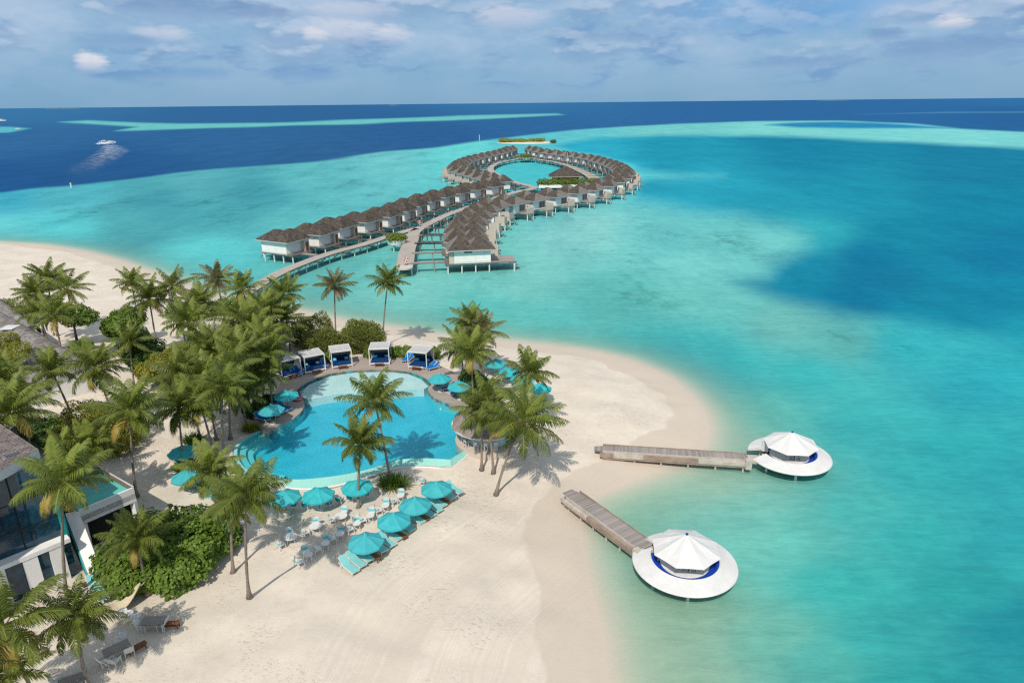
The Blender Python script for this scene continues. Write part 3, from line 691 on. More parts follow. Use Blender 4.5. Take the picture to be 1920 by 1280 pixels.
CROWN = [crown_mesh('crown', s, n, L, wd, br, up, mt, sp) for s, n, L, wd, br, up, mt, sp in [
    (1, 25, 3.7, (.35, .12, 0), .06, 0, 'frond', 1), (2, 27, 3.8, (.42, .1, 0), .10, 0, 'frond', 1.05), (3, 23, 3.6, (.30, .2, 0), .04, .05, 'frond', .95),
    (4, 26, 3.9, (.5, .15, 0), .08, 0, 'frond', 1.), (5, 24, 3.7, (.4, -.05, 0), .15, .05, 'frond', 1.05), (6, 22, 3.4, (.6, .2, 0), .05, .1, 'frond', .9),
    (7, 21, 3.4, (.55, .2, .05), .12, .08, 'frondblown', 1.), (8, 24, 3.6, (.5, .1, .05), .16, .02, 'frondblown', 1.08), (9, 19, 3.9, (.55, .15, 0), .14, .06, 'frond', 1.16), (10, 18, 3.5, (.3, .3, 0), .12, .1, 'frond', 1.1), (11, 29, 3.7, (.6, .05, 0), .12, .0, 'frond', 1.14)]]
def coconuts_mesh(seed):
    rng = random.Random(seed); mb = MB()
    for k in range(11):
        a = rng.uniform(0, 6.28); mb.ball((math.cos(a)*rng.uniform(.18, .34), math.sin(a)*rng.uniform(.18, .34), rng.uniform(-.42, -.1)), rng.uniform(.09, .13), 5)
    for k in range(8):
        a = rng.uniform(0, 6.28); d = Vector((math.cos(a), math.sin(a), 0)); mb.tube([d*.12, d*.4+Vector((0, 0, .1)), d*.75+Vector((0, 0, -.25))], [.035, .025, .008], 4)
    o = mb.build('coconuts', M['coconut'], link=False, smooth=True); return o.data
COCO = [coconuts_mesh(s) for s in (1, 2, 3)]
prng = random.Random(77); NPALM = [0]
def palm(label, crown, base=None, h=8.5, s=1., var=0, lean=None, wy=None, bend=0., yaw=None):
    """crown and base in photo pixels of the base photograph turned into places; h only where the foot is hidden"""
    if base is not None:
        b = G(*base, -.1); c = aty(crown[0], crown[1], b.y+(wy or 0))
    else:
        c = at(crown[0], crown[1], h+1.2); l = lean or (prng.uniform(-.9, .9), prng.uniform(-.6, .6)); b = Vector((c.x-l[0], c.y-l[1], 0)); b.z = gz(b.x, b.y)-.1
    if sdist([(b.x, b.y)], POOL)[0] > -.5: print('PALM IN POOL', label, crown)
    t = thing('palm_tree', label, 'palm tree', b, 0, 'coconut palms of the island')
    top = c-b; n = 14; pts = []; rad = []
    bx = top.x*.35+bend
    for i in range(n+1):
        u = i/n; pts.append(Vector((top.x*u**1.5*.55+top.x*u*.45+bend*math.sin(math.pi*u), top.y*u, top.z*u)))
        rad.append(.135*s**.3+.17*max(0, 1-u*7)**2-.05*u+.012*((i*7) % 3-1))
    MB().tube(pts, rad, 9).build('trunk', M['trunk'], t, True)
    if base is None and NPALM[0] % 2: var = 8+NPALM[0]//2 % 3
    cr = bpy.data.objects.new('crown', CROWN[var]); C.objects.link(cr); cr.parent = t; cr.location = top
    tl = (pts[-1]-pts[-3]).normalized(); q = Vector((0, 0, 1)).rotation_difference(tl.lerp(Vector((0, 0, 1)), .35))
    yw = prng.uniform(-1., 1.) if yaw is None else yaw
    cr.rotation_mode = 'QUATERNION'; cr.rotation_quaternion = q@Matrix.Rotation(yw, 3, 'Z').to_quaternion(); cr.scale = (s, s, s)
    co = bpy.data.objects.new('coconuts', COCO[NPALM[0] % 3]); C.objects.link(co); co.parent = t; co.location = top+Vector((0, 0, -.02)); NPALM[0] += 1
    return t
PALMS = [
 # far left clump
 ('tall palm, topmost of the clump beside the grey ridge roof', (88, 524), None, 9.5, 1., 1), ('right palm of the clump beside the grey ridge roof', (126, 542), None, 9., .95, 6),
 ('palm at the left of the far left clump', (66, 552), None, 8.3, .95, 2), ('broad drooping palm in front of the far left clump', (102, 592), None, 8., 1.05, 4),
 ('low shaded palm low in the far left clump', (72, 585), None, 6.8, .9, 0),
 # top of the wood
 ('slim palm at the far left tip of the palm wood', (246, 531), (256, 580), 9, .95, 0), ('drooping palm beside the slim tip palm', (280, 562), None, 8.6, 1.05, 3),
 ('windblown palm against the beach shallows', (323, 540), None, 9.3, 1., 5), ('palm with swept top against the lagoon', (408, 525), None, 9.6, .95, 7),
 ('palm just left of the jetty foot', (455, 543), None, 9.4, 1., 1), ('palm standing over the jetty foot', (531, 552), None, 9.4, .95, 4),
 ('palm over the round thatched hut, thin dark trunk', (528, 603), (539, 678), 9, 1., 3),
 ('tall lone palm between the round bushes, withered top', (627, 537), (631, 655), 9, .88, 7), ('tall lone palm behind the middle cabana on the far beach', (727, 531), (717, 648), 9, .9, 0),
 # inside the wood
 ('big palm with long pale ribs in the middle of the wood', (352, 606), None, 9.4, 1., 2), ('palm crown in the wood below the jetty', (436, 602), None, 9., .93, 0),
 ('palm crown deep in the wood behind the yellow tree', (385, 648), None, 8.6, .92, 1), ('palm crown in the wood left of the hut', (470, 608), None, 8.8, 1., 5),
 ('palm crown in the wood, second row from the hut', (488, 640), None, 8.4, .9, 3), ('palm crown in the wood over the dark undergrowth', (412, 655), None, 8.2, .9, 2),
 ('palm crown in the wood at the shaded centre', (452, 662), None, 8.3, .92, 4), ('young palm leaning over the dark leafed tree', (243, 640), None, 6.6, .9, 5),
 ('palm crown at the far edge of the wood near the beach', (372, 570), None, 8.6, 1., 4), ('palm crown above the shore shrubs', (498, 580), None, 8.6, .95, 2),
 ('palm at the wood edge behind the left deck cabana', (488, 700), (478, 770), 7.6, .92, 1), ('dense palm left of the pool deck', (430, 690), None, 8.4, .92, 0),
 ('palm in the wood behind the dry frond palm', (340, 700), None, 8.2, .92, 3), ('spreading palm at the left end of the pool, pale trunk', (418, 730), (422, 850), 8, .86, 2),
 ('palm with an orange dead frond, mid wood', (375, 755), None, 6.6, .95, 4), ('big sunlit palm on the sand left of the parasols', (244, 772), (256, 928), 9, 1., 0),
 ('palm leaning over the leftmost parasol', (335, 768), (346, 880), 8, .92, 1),
 ('palm crown between the wood and the left deck hedge', (452, 738), (462, 796), 7., .85, 3), ('palm crown in the shade behind the pale trunk palm', (385, 712), None, 7.6, .9, 4), ('palm crown above the dark undergrowth near the hut', (505, 660), None, 7.8, .88, 0),
 # left side by the roofs
 ('spiky young palm against the grey roof', (98, 698), None, 7.2, 1., 5), ('twisted dark palm at the end of the grey roof', (180, 690), None, 7.6, 1.02, 4),
 ('bright young palm at the left picture edge on the roof', (6, 716), None, 9.4, 1., 2), ('shaded palm left of the yellow shrub', (36, 752), None, 9., .9, 1),
 ('palm with broad arched frond over the shingle roof', (18, 776), None, 10., .92, 3), ('small palm behind the villa roof corner', (122, 842), None, 6.4, .7, 0),
 ('palm before the glass front, tall pale trunk', (118, 902), (127, 1128), 9, .87, 4), ('small dark palm over the terrace pool', (168, 838), None, 6.2, .72, 6),
 ('palm with curved trunk growing from the big shrub', (257, 1012), (277, 1112), 6, .8, 2), ('palm at the lower left corner of the picture', (8, 1176), None, 6.4, .95, 0),
 ('palm over the hammock with yellowing lower fronds', (140, 1160), (163, 1285), 6, .74, 1), ('corner palm with trailing fronds at the lower left', (14, 1262), None, 4., .7, 3),
 ('leaning palm on the open sand casting a long shadow', (462, 930), (468, 1120), 8, .77, 4), ('palm half hiding the leftmost sand parasols', (393, 884), None, 7., .75, 2), ('palm tucked behind the leaning sand palm', (432, 945), None, 6., .8, 5),
 # around the pool
 ('palm whose crown stands over the middle of the pool', (703, 754), (733, 908), 8, .95, 0), ('palm on the sand by the infinity edge, crown over the pool', (675, 835), (672, 952), 7, .92, 5),
 ('rear palm of the cluster right of the pool', (882, 604), (884, 706), 8, .85, 0), ('pale windswept palm at the right of the cluster by the pool', (904, 622), (906, 712), 8, .95, 7),
 ('full palm in front of the cluster right of the pool', (866, 656), (868, 716), 8, 1.12, 2), ('palm crown filling the heart of that poolside cluster', (884, 662), None, 8, .95, 4),
 ('bushy palm rising behind the bar roof', (912, 746), None, 7.6, .82, 7), ('palm before the round bar, straight pale trunk', (904, 776), (903, 879), 5, .86, 1),
 ('upper palm of the leaning pair on the beach', (990, 702), (960, 815), 8, .98, 5), ('lower leaning palm on the beach beside the bar', (978, 792), (930, 926), 8, 1.1, 3),
]
LEAN = {'leaning palm on the open sand': -2.4, 'spreading palm at the left end': -3.6, 'big sunlit palm': -1., 'palm before the glass front': -.8}
for (lb, cr, bs, h, s, v) in PALMS: palm(lb, cr, bs, h, s, v, wy=next((y for k, y in LEAN.items() if lb.startswith(k)), 0))
# ------------------------------------------------------------------ shrubs and broad-leaved trees
def leaf_cloud(seed, lobes, n, size, mt, up=.3, asp=1., name='foliage', parent=None, tmin=0., spiky=0.):
    """leaf-sized faces filling lobes (x, y, z, rx, ry, rz) densest towards the outside"""
    rng = np.random.RandomState(seed); vol = np.array([l[3]*l[4]+l[4]*l[5]+l[3]*l[5] for l in lobes]); cnt = (n*vol/vol.sum()).astype(int); P = []; N = []; TT = []
    for l, c in zip(lobes, cnt):
        d = rng.normal(size=(c, 3)); d /= np.linalg.norm(d, axis=1)[:, None]
        ph = rng.uniform(0, 6.28, 4); bump = 1+.16*np.sin(d[:, 0]*5+ph[0])*np.sin(d[:, 1]*5+ph[1])+.12*np.sin(d[:, 2]*7+ph[2]+d[:, 0]*4)+.07*np.sin(d[:, 1]*13+ph[3])*np.sin(d[:, 0]*11)
        rad = rng.uniform(.45, 1, c)**.3*bump
        P.append(d*rad[:, None]*np.array(l[3:6])+np.array(l[:3])); N.append(d)
        TT.append(np.full(c, rng.uniform(-.12, .12)))
    P = np.concatenate(P); N = np.concatenate(N); TT = np.concatenate(TT)
    k = P[:, 2] > .02; P, N, TT = P[k], N[k], TT[k]; c = len(P)
    N = N*.8+rng.normal(size=(c, 3))*.42+np.array([0, -.12, up+.15]); N /= np.linalg.norm(N, axis=1)[:, None]
    A = np.cross(N, rng.normal(size=(c, 3))); A /= np.linalg.norm(A, axis=1)[:, None]
    if spiky:
        A = A*(1-spiky)+np.array([0, 0, 1])*spiky+(P-P.mean(0))/np.linalg.norm(P-P.mean(0), axis=1)[:, None]*spiky; A /= np.linalg.norm(A, axis=1)[:, None]
    B = np.cross(N, A); B /= np.linalg.norm(B, axis=1)[:, None]
    s = size*rng.uniform(.6, 1.25, c)[:, None]
    V = np.stack([P-A*s, P+B*s*asp*.5-A*s*.1, P+A*s, P-B*s*asp*.5-A*s*.1], 1).reshape(-1, 3)
    tone = np.clip(rng.beta(2, 2, c)*.85+TT+tmin, 0, 1)
    return npmesh(name, V, np.arange(len(V)).reshape(-1, 4), M[mt], {'tone': np.repeat(tone, 4)}, parent=parent)
SEED = [100]
def shrub(label, px, lobes, n, size, mt, name='shrub', cat='shrub', group=None, trunk=None, **k):
    b = G(*px); SEED[0] += 1
    t = thing(name, label, cat, b, 0, group)
    leaf_cloud(SEED[0], lobes, n, size, mt, parent=t, name='crown' if trunk else 'foliage', **k)
    if trunk:
        mb = MB(); mb.tube([(0, 0, -.1), (.05, 0, trunk*.5), (.15, .05, trunk)], [.22, .17, .12], 8)
        for q in range(4):
            a = q*1.6+.5; mb.tube([(.12, .03, trunk*.8), (math.cos(a)*.8, math.sin(a)*.8, trunk+.9)], [.1, .04], 6)
        mb.build('trunk', M['bark'], t, True)
    else:
        mb = MB()
        for q in range(5):
            a = q*1.256; mb.tube([(0, 0, -.1), (math.cos(a)*lobes[0][3]*.4, math.sin(a)*lobes[0][4]*.4, lobes[0][2]*.9)], [.08, .03], 5)
        mb.build('stems', M['bark'], t, True)
    return t
shrub('large glossy sea grape thicket round the curved trunk palm', (285, 1108), [(-2.6, 2.2, 1.5, 2.4, 2.2, 1.9), (0, 2.6, 1.9, 2.6, 2.4, 2.2), (2.4, 3., 1.7, 2., 2.2, 2.), (1.4, .8, 1.2, 2.3, 1.8, 1.6), (-1.4, .4, 1.1, 2.2, 1.6, 1.4), (3.1, 5.2, 1.6, 1.9, 2., 1.9), (.6, 5.4, 1.8, 2.2, 2., 2.), (-2.6, 5.2, 1.6, 1.9, 2., 1.7), (-4., 4.4, 1.4, 1.3, 1.8, 1.4)], 30000, .17, 'grape', asp=1.5, up=.5)
shrub('round grey-green bush behind, half hidden by its neighbour', (590, 652), [(0, 1.2, 2.2, 3.1, 2.8, 2.6), (-2, 1, 1.8, 2.2, 2, 2)], 11000, .17, 'needle', asp=.7, spiky=.5, cat='bush', name='bush')
shrub('round clipped bush left of the withered palm trunk', (602, 672), [(0, 1.2, 1.9, 2.9, 2.4, 2.1), (1.2, 1, 1.6, 1.8, 1.7, 1.6)], 9000, .17, 'needle', asp=.7, spiky=.5, cat='bush', name='bush')
shrub('round bushy shrub alone between the two tall palms', (677, 663), [(0, 1.5, 2.2, 3.1, 2.7, 2.5), (-.8, 1, 1.7, 2.4, 2.2, 1.9), (1., 1.2, 1.6, 2.3, 2.1, 1.9)], 14000, .19, 'needle', asp=.7, spiky=.5, cat='bush', name='bush')
shrub('low leafy hedge right of the middle cabana', (757, 676), [(x, 1+.25*math.sin(x*3), .8, 1.1, .9, .95) for x in (-2.2, -1.1, 0, 1.1, 2.2, 3.2, 4.)], 9000, .17, 'grape', name='hedge', cat='hedge', asp=1.3)
shrub('small piece of hedge left of the middle cabana', (691, 676), [(0, 1, .8, .8, .8, .95)], 1500, .17, 'grape', name='hedge', cat='hedge', asp=1.3)
shrub('small hedge between the second and third cabana', (610, 684), [(-.6, .6, .8, .9, .8, .9), (.4, .9, .8, .9, .8, .95)], 2400, .16, 'grape', name='hedge', cat='hedge', asp=1.3)
shrub('dark glossy tree in the wood beside the yellow tree', (276, 712), [(0, 0, 4.2, 2.6, 2.4, 2.2), (-1, 1, 5.4, 1.8, 1.8, 1.5), (1, -1, 3.2, 2., 2., 1.7)], 15000, .16, 'darkleaf', name='tree', cat='tree', trunk=3.2, asp=1.4)
shrub('yellow-green flowering tree in the middle of the wood', (316, 728), [(0, 0, 3.4, 2.4, 2.2, 1.5), (1.8, .6, 4.2, 2., 1.9, 1.5), (-1.8, -.8, 2.8, 1.6, 1.6, 1.2)], 13000, .13, 'yellowleaf', name='tree', cat='tree', trunk=2.6, asp=1.4)
shrub('pale sea grape tree at the beach side of the wood', (232, 645), [(0, 0, 3., 2.4, 2.2, 2.), (1.4, .8, 4., 2., 2., 1.7), (-1.5, .4, 2.6, 1.6, 1.6, 1.4)], 9000, .2, 'grape', name='tree', cat='tree', trunk=2.4, asp=1.5)
shrub('sparse tree with bare dark trunk right of the far left palms', (147, 652), [(.6, 0, 5.3, 2.4, 2., 1.7), (2.2, .3, 4.8, 1.6, 1.5, 1.), (-1., 0, 5.8, 1.6, 1.6, 1.2)], 5200, .17, 'grape', name='tree', cat='tree', trunk=4.6, asp=1.3)
shrub('low plants round the bare tree trunk', (150, 655), [(0, 0, .6, 1.3, 1.1, .8), (1.2, .2, .5, .8, .8, .6)], 1800, .2, 'grape', asp=.9)
shrub('olive thicket at the left edge above the grey roof', (32, 604), [(0, 0, 1.8, 3., 2.4, 2.2), (3.4, -.5, 1.6, 2.6, 2., 1.9), (-3.5, 1, 1.8, 3., 2.4, 2.2), (-7, 2, 2, 3, 2.4, 2.3)], 10000, .2, 'needle', asp=.8)
shrub('wide yellow-green shrub between the roofs', (160, 872), [(-2, 2, 2.2, 2.6, 2.4, 2.), (.4, 3, 2.4, 2.6, 2.4, 1.9), (2.4, 2.2, 1.7, 2., 2., 1.5), (-.6, 5.4, 2.4, 2.4, 2.2, 1.8), (-3, 5.6, 2.8, 2.2, 2.2, 1.9), (2., 5., 1.9, 2., 2., 1.6), (-4, 3.2, 2.4, 1.8, 2., 1.9)], 24000, .13, 'yellowleaf', asp=1.1)
shrub('yellow-green creeper shrub leaning on the grey roof', (10, 742), [(0, 0, 4.6, 2.8, 2.4, 1.8), (-3, 1, 4.4, 2.6, 2.2, 1.8), (1.5, 2., 5.4, 1.6, 1.6, 1.1), (-1, 3.6, 6.2, 1.7, 1.6, 1.)], 11000, .14, 'yellowleaf', asp=1.1)
shrub('white-speckled dark shrub beside the shingle roof corner', (96, 858), [(0, 0, 2.8, 2., 1.8, 1.5), (-1.8, .6, 3, 1.8, 1.8, 1.5)], 5000, .16, 'darkleaf', asp=1.3)
shrub('dark undergrowth in the heart of the wood', (400, 705), [(x, y, 1.6, 2., 2., 1.6) for x in (-5, -2.4, 0, 2.6, 5) for y in (-2.5, 1, 4.5, 8)], 22000, .2, 'darkleaf', name='undergrowth', cat='undergrowth', asp=1.2)
shrub('shore shrubs at the far edge of the wood', (405, 592), [(x, .3*x, 1.5, 1.8, 1.6, 1.7) for x in (-6, -3.6, -1.2, 1.2, 3.6, 6, 8.5)], 9000, .19, 'grape', asp=1.2)
shrub('dark shrub behind the right deck parasols', (888, 742), [(0, 0, 1.6, 1.6, 1.5, 1.6), (-.4, 1.8, 1.5, 1.5, 1.5, 1.4), (.9, .8, 1.2, 1.2, 1.2, 1.1)], 6000, .17, 'darkleaf', asp=1.3)
shrub('leafy hedge behind the left deck parasol', (478, 782), [(-.3, 0, .8, 1.1, .9, .9), (.3, 1.4, .9, 1., 1., 1.), (.9, 2.8, .8, 1., 1., .9)], 4000, .17, 'darkleaf', asp=1.2, name='hedge', cat='hedge')
def spiky(label, px, n, L, mt, rad=.6, name='agave_clump'):
    SEED[0] += 1; rng = random.Random(SEED[0]); t = thing(name, label, 'plant', G(*px), 0); V, Fc, T = [], [], []
    for k in range(n):
        a = rng.uniform(0, 6.28); r = rng.uniform(0, rad); o = Vector((math.cos(a)*r*1.3, math.sin(a)*r, .1)); e = rng.uniform(.35, 1.45); az = a+rng.uniform(-.7, .7)
        d = Vector((math.cos(az)*math.cos(e), math.sin(az)*math.cos(e), math.sin(e))); s = d.cross(Vector((0, 0, 1))).normalized()*.05; ln = L*rng.uniform(.6, 1.1)
        p1 = o+d*ln*.55; p2 = p1+(d*.8+Vector((0, 0, -.35))).normalized()*ln*.5; tn = rng.uniform(.1, .85); i = len(V)
        V += [o-s*.7, o+s*.7, p1+s, p1-s, p2]; Fc += [(i, i+1, i+2, i+3), (i+3, i+2, i+4, i+4)]; T += [tn]*5
    me_ = MB(); me_.v = [tuple(v) for v in V]; me_.f = [tuple(dict.fromkeys(f)) for f in Fc]; o = me_.build('blades', M[mt], t)
    a_ = o.data.attributes.new('tone', 'FLOAT', 'POINT'); a_.data.foreach_set('value', np.array(T, np.float32))
    MB().lathe([(rad*.5, 0), (rad*.45, .25), (.01, .35)], 10).build('stem', M['bark'], t)
    return t
shrub('dark leafy tree shading the glass front', (62, 1040), [(0, 0, 3.6, 1.8, 1.6, 1.9), (-1.6, .4, 4.8, 1.6, 1.4, 1.6), (1, .2, 2.2, 1.4, 1.3, 1.3)], 7000, .16, 'darkleaf', name='tree', cat='tree', trunk=2.4, asp=1.4)
spiky('dark spiky screwpine clump by the infinity edge', (738, 912), 420, 1.3, 'grape', .9)
spiky('small spiky plant at the tip of the left deck', (470, 808), 260, 1., 'yellowleaf', .6)
spiky('spiky plant under the orange dead frond', (362, 832), 220, 1.3, 'darkleaf', .6)
spiky('spiky seedling at the foot of the second left parasol', (338, 884), 120, .9, 'grape', .4)

# ------------------------------------------------------------------ walkways over the water
def strip(pts, width, z0, z1, n=8):
    """boarded walkway along a curve: top with uv, skirt sides"""
    P = catmull([(p[0], p[1], 0) for p in pts], n); wd = width if hasattr(width, '__len__') else [width]*len(pts)
    top = MB(); side = MB(); acc = 0.; prev = None; L = []; N = len(P)
    for i, p in enumerate(P):
        t = (P[min(i+1, N-1)]-P[max(i-1, 0)]).normalized(); nn = Vector((-t.y, t.x, 0)); k = i/(N-1)*(len(wd)-1); a = int(min(k, len(wd)-2)); ww = wd[a]+(wd[a+1]-wd[a])*(k-a)
        if prev is not None: acc += (p-prev).length
        prev = p; L.append((p+nn*ww/2, p-nn*ww/2, acc, ww))
    for (a, b, s0, w0), (c, d, s1, w1) in zip(L[:-1], L[1:]):
        top.quv([(b.x, b.y, z1), (d.x, d.y, z1), (c.x, c.y, z1), (a.x, a.y, z1)], ((0, s0), (0, s1), (w1, s1), (w0, s0)))
        for u, v in ((a, c), (d, b)): side.quad((u.x, u.y, z0), (v.x, v.y, z0), (v.x, v.y, z1-.004), (u.x, u.y, z1-.004))
        side.quad((a.x, a.y, z0), (c.x, c.y, z0), (d.x, d.y, z0), (b.x, b.y, z0))
    for k in (0, -1):
        a, b = L[k][0], L[k][1]; side.quad((a.x, a.y, z0), (b.x, b.y, z0), (b.x, b.y, z1), (a.x, a.y, z1))
    return top, side, P
DZ = 2.1
def walkway(name, label, pts, width, every=4, ends=True):
    t = thing(name, label, 'boardwalk', (pts[0][0], pts[0][1], 0))
    loc = [(p[0]-pts[0][0], p[1]-pts[0][1]) for p in pts]
    top, side, P = strip(loc, width, DZ-.32, DZ)
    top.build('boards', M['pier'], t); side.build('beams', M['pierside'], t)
    d = 0; last = None; k = 0; ww = width if not hasattr(width, '__len__') else width[0]
    br = MB()
    for i in range(1, len(P)):
        d += (P[i]-P[i-1]).length
        if last is None or d-last >= every:
            last = d; tt = (P[i]-P[i-1]).normalized(); nn = Vector((-tt.y, tt.x, 0))
            for s in (-1, 1):
                q = P[i]+nn*s*(ww/2-.35)
                if k < 90:
                    MB().tube([(q.x, q.y, -1.4), (q.x, q.y, DZ-.3)], .15, 6).build('stilt', M['stilt'], t); k += 1
            for s in (-1, 1): br.bar(P[i]+nn*s*(ww/2-.3)+Vector((0, 0, .4)), P[i]+tt*every*.9+nn*s*(ww/2-.3)+Vector((0, 0, 1.6)), .06)
            br.bar(P[i]-nn*(ww/2-.35)+Vector((0, 0, 1.55)), P[i]+nn*(ww/2-.35)+Vector((0, 0, 1.55)), .1)
    br.build('braces', M['pierside'], t)
    return t
g0 = at(452, 556, DZ)
PIER1 = [(g0.x, g0.y), (-51, 129), (-50, 142), (-48, 151), (-44, 163), (-38, 174), (-33, 186), (-27.5, 197)]
PIER2 = [(-23.6, 147.5), (-24.4, 156), (-25.5, 166), (-26.3, 180), (-27, 190), (-26, 199), (-24, 208), (-20, 224), (-14, 240), (-10, 251)]
RINGL = [(-10, 251), (-5, 264), (2, 279), (10, 294), (2, 316), (-5, 343), (-10, 371), (-10.5, 398), (-6, 427), (2, 446), (11, 460)]
RINGR = [(-10, 251), (0, 257), (12, 264), (24, 274), (34, 290), (38.5, 312), (39.5, 333), (38.5, 354), (34, 392), (27, 424), (18, 446), (11, 460)]
walkway('boardwalk', 'grey boardwalk curving from the beach wood to the villas', PIER1, 2.9)
walkway('boardwalk', 'wide boardwalk with rounded near end between the two villa rows', PIER2, [3.8, 3.9, 3.6, 3.2, 3., 3., 2.9], 5)
walkway('boardwalk', 'left half of the far boardwalk loop round the inner lagoon', RINGL, 3.4, 6)
walkway('boardwalk', 'right half of the far boardwalk loop round the inner lagoon', RINGR, [2.6, 2.8, 3, 3.4, 4.2, 5.5, 5.5, 4.6, 3.6, 3.4, 3.4], 6)
e2 = MB().lathe([(.01, DZ+.004), (1.9, DZ+.004), (1.9, DZ-.3), (.01, DZ-.3)], 28, (0, 0, 0)).build('boards', M['beigewall'], None)
te = bpy.data.objects['boardwalk.001']; e2.name = 'rounded_end'; e2.parent = te; e2.location = (0, .1, 0)
ALLW = [Vector((p.x, p.y)) for L_ in (PIER1, PIER2, RINGL, RINGR) for p in catmull([(a, b, 0) for a, b in L_], 8)]
# ------------------------------------------------------------------ water villas; x points out to sea
def villa_proto(mir=1, deckwall=True, pale=False):
    t = thing('water_villa', '', 'villa', (0, 0, 0), 0, 'water villas along the boardwalk')
    m = mir
    def by(a, b): return (a, b) if m > 0 else (-b, -a)
    mb = MB(); mb.box(-3.2, 5.0, *by(-3.3, 3.3), 2.75, 5.35); mb.build('walls', M['whitewall'], t)
    MB().box(-3.26, 5.06, -3.36, 3.36, 2.3, 2.746).build('base_band', M['stilt'], t)
    MB().box(-4.3, -3.263, *by(-3.2, -1.6), 2.3, 5.1).build('porch', M['beigewall'], t)
    MB().box(-4.36, -4.303, *by(-2.9, -2.0), 2.32, 4.5).build('door', M['brownwood'], t)
    gw = MB().box(5.004, 5.055, *(by(-2.6, .2) if deckwall else (-2.6, 2.6)), 2.8, 4.7).build('window', M['glass'], t)
    MB().box(5.058, 5.09, *by(-1.3, -1.2), 2.8, 4.7).box(5.058, 5.09, *by(-2.7, -2.6), 2.8, 4.75).box(5.058, 5.09, *by(.2, .3), 2.8, 4.75).build('frame', M['white'], gw)
    MB().box(-.9, .9, *by(-3.34, -3.304), 4.6, 5.0).build('window', M['glass'], t)
    r = MB(); r.hip(-4.7, 1.7, -4.25, 4.25, 5.4, 7.9, .14, .12); r.hip(-.6, 6.1, -4.05, 4.05, 5.43, 7.4, .24, .1)
    if pale:                                                     # hip end faces get a paler shingle tone
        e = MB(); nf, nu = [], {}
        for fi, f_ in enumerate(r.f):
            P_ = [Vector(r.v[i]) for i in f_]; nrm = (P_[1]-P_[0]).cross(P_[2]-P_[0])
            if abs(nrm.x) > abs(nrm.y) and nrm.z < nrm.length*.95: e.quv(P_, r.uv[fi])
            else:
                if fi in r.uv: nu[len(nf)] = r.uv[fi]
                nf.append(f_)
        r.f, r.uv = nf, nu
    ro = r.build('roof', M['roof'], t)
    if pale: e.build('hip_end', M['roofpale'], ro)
    f = MB()
    f.box(-4.7, 6.1, -4.25, -4.2, 5.17, 5.395).box(-4.7, 6.1, 4.2, 4.25, 5.17, 5.395).box(-4.7, -4.65, -4.2, 4.2, 5.17, 5.395).box(6.05, 6.1, -4.2, 4.2, 5.17, 5.395)
    f.quad((-4.65, -4.2, 5.38), (6.05, -4.2, 5.38), (6.05, 4.2, 5.38), (-4.65, 4.2, 5.38)); f.build('fascia', M['fascia'], ro)
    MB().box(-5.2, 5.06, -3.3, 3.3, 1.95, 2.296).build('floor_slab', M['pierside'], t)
    dl = 8.6 if deckwall else 10.8
    MB().box(5.063, dl, *(by(-3.3, .35) if deckwall else (-3.3, 3.3)), 2.0, 2.28).build('deck', M['deckgrey'], t)
    if deckwall:
        MB().box(5.3, 8.1, *by(-3.42, -3.303), 1.5, 4.3).build('privacy_screen', M['beigewall'], t)
        MB().box(8.1, 8.22, *by(-3.42, .2), 1.5, 3.9).build('privacy_screen', M['beigewall'], t)
    for x in (-4.6, -1.5, 1.6, 4.7):
        for y in (-2.9, 2.9): MB().tube([(x, y, -1.6), (x, y, 1.97)], .17, 7).build('stilt', M['stilt'], t)
    for y in (by(-3.0, .1) if deckwall else (-3.0, 3.0)): MB().tube([(dl-.4, y, -1.6), (dl-.4, y, 2.02)], .2, 7).build('stilt', M['stilt'], t)
    st = MB(); st.box(dl, dl+.4, *by(-1.2, -.2), 1.4, 1.55).box(dl+.4, dl+.8, *by(-1.2, -.2), .8, .95).box(dl+.8, dl+1.2, *by(-1.2, -.2), .2, .35).build('steps', M['deckgrey'], t)
    return t
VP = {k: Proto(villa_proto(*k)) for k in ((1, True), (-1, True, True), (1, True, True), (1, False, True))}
ORD = ['first', 'second', 'third', 'fourth', 'fifth', 'sixth', 'seventh', 'eighth', 'ninth', 'tenth', 'eleventh', 'twelfth', 'thirteenth', 'fourteenth', 'fifteenth', 'sixteenth', 'seventeenth', 'eighteenth', 'nineteenth', 'twentieth']
def put_villas(ctr, labels, key, axis=None, front=False):
    for i, (x, y) in enumerate(ctr):
        p = Vector((x, y)); q = min(ALLW, key=lambda a: (a-p).length)
        pa, pb = Vector(ctr[max(i-1, 0)]), Vector(ctr[min(i+1, len(ctr)-1)]); tg = (pb-pa).normalized(); nr = Vector((-tg.y, tg.x))
        if nr.dot(p-q) < 0: nr = -nr
        if front: p = p+nr*3.6
        k = key(i) if callable(key) else key
        v = VP[k].put((p.x, p.y, 0), math.atan2(nr.y, nr.x), labels(i))
        gap = max(2., (p-q).dot(nr)-5.2-1.2)
        wk = MB().box(-5.2-gap, -5.203, -.75 if k[0] > 0 else -.75, .75, 2.0, 2.22)
        for j in range(max(1, int(gap/2.6))):
            xx = -5.6-gap*(j+.5)/max(1, int(gap/2.6))
            for yy in (-.55, .55): wk.tube([(xx, yy, -1.4), (xx, yy, 2.02)], .11, 6)
        wk.build('access_bridge', M['deckgrey'], v)
LV = [(-51.6, 163.6), (-46.5, 173), (-43.5, 182.5), (-38.5, 191.5), (-34, 201), (-31, 211), (-28.6, 221.5), (-25.5, 232), (-21.5, 242.5), (-16.8, 252.5), (-11.5, 263), (-5, 272)]
put_villas(LV, lambda i: f'water villa, {ORD[i]} from the beach in the left row beside the boardwalk', (1, True), front=True)
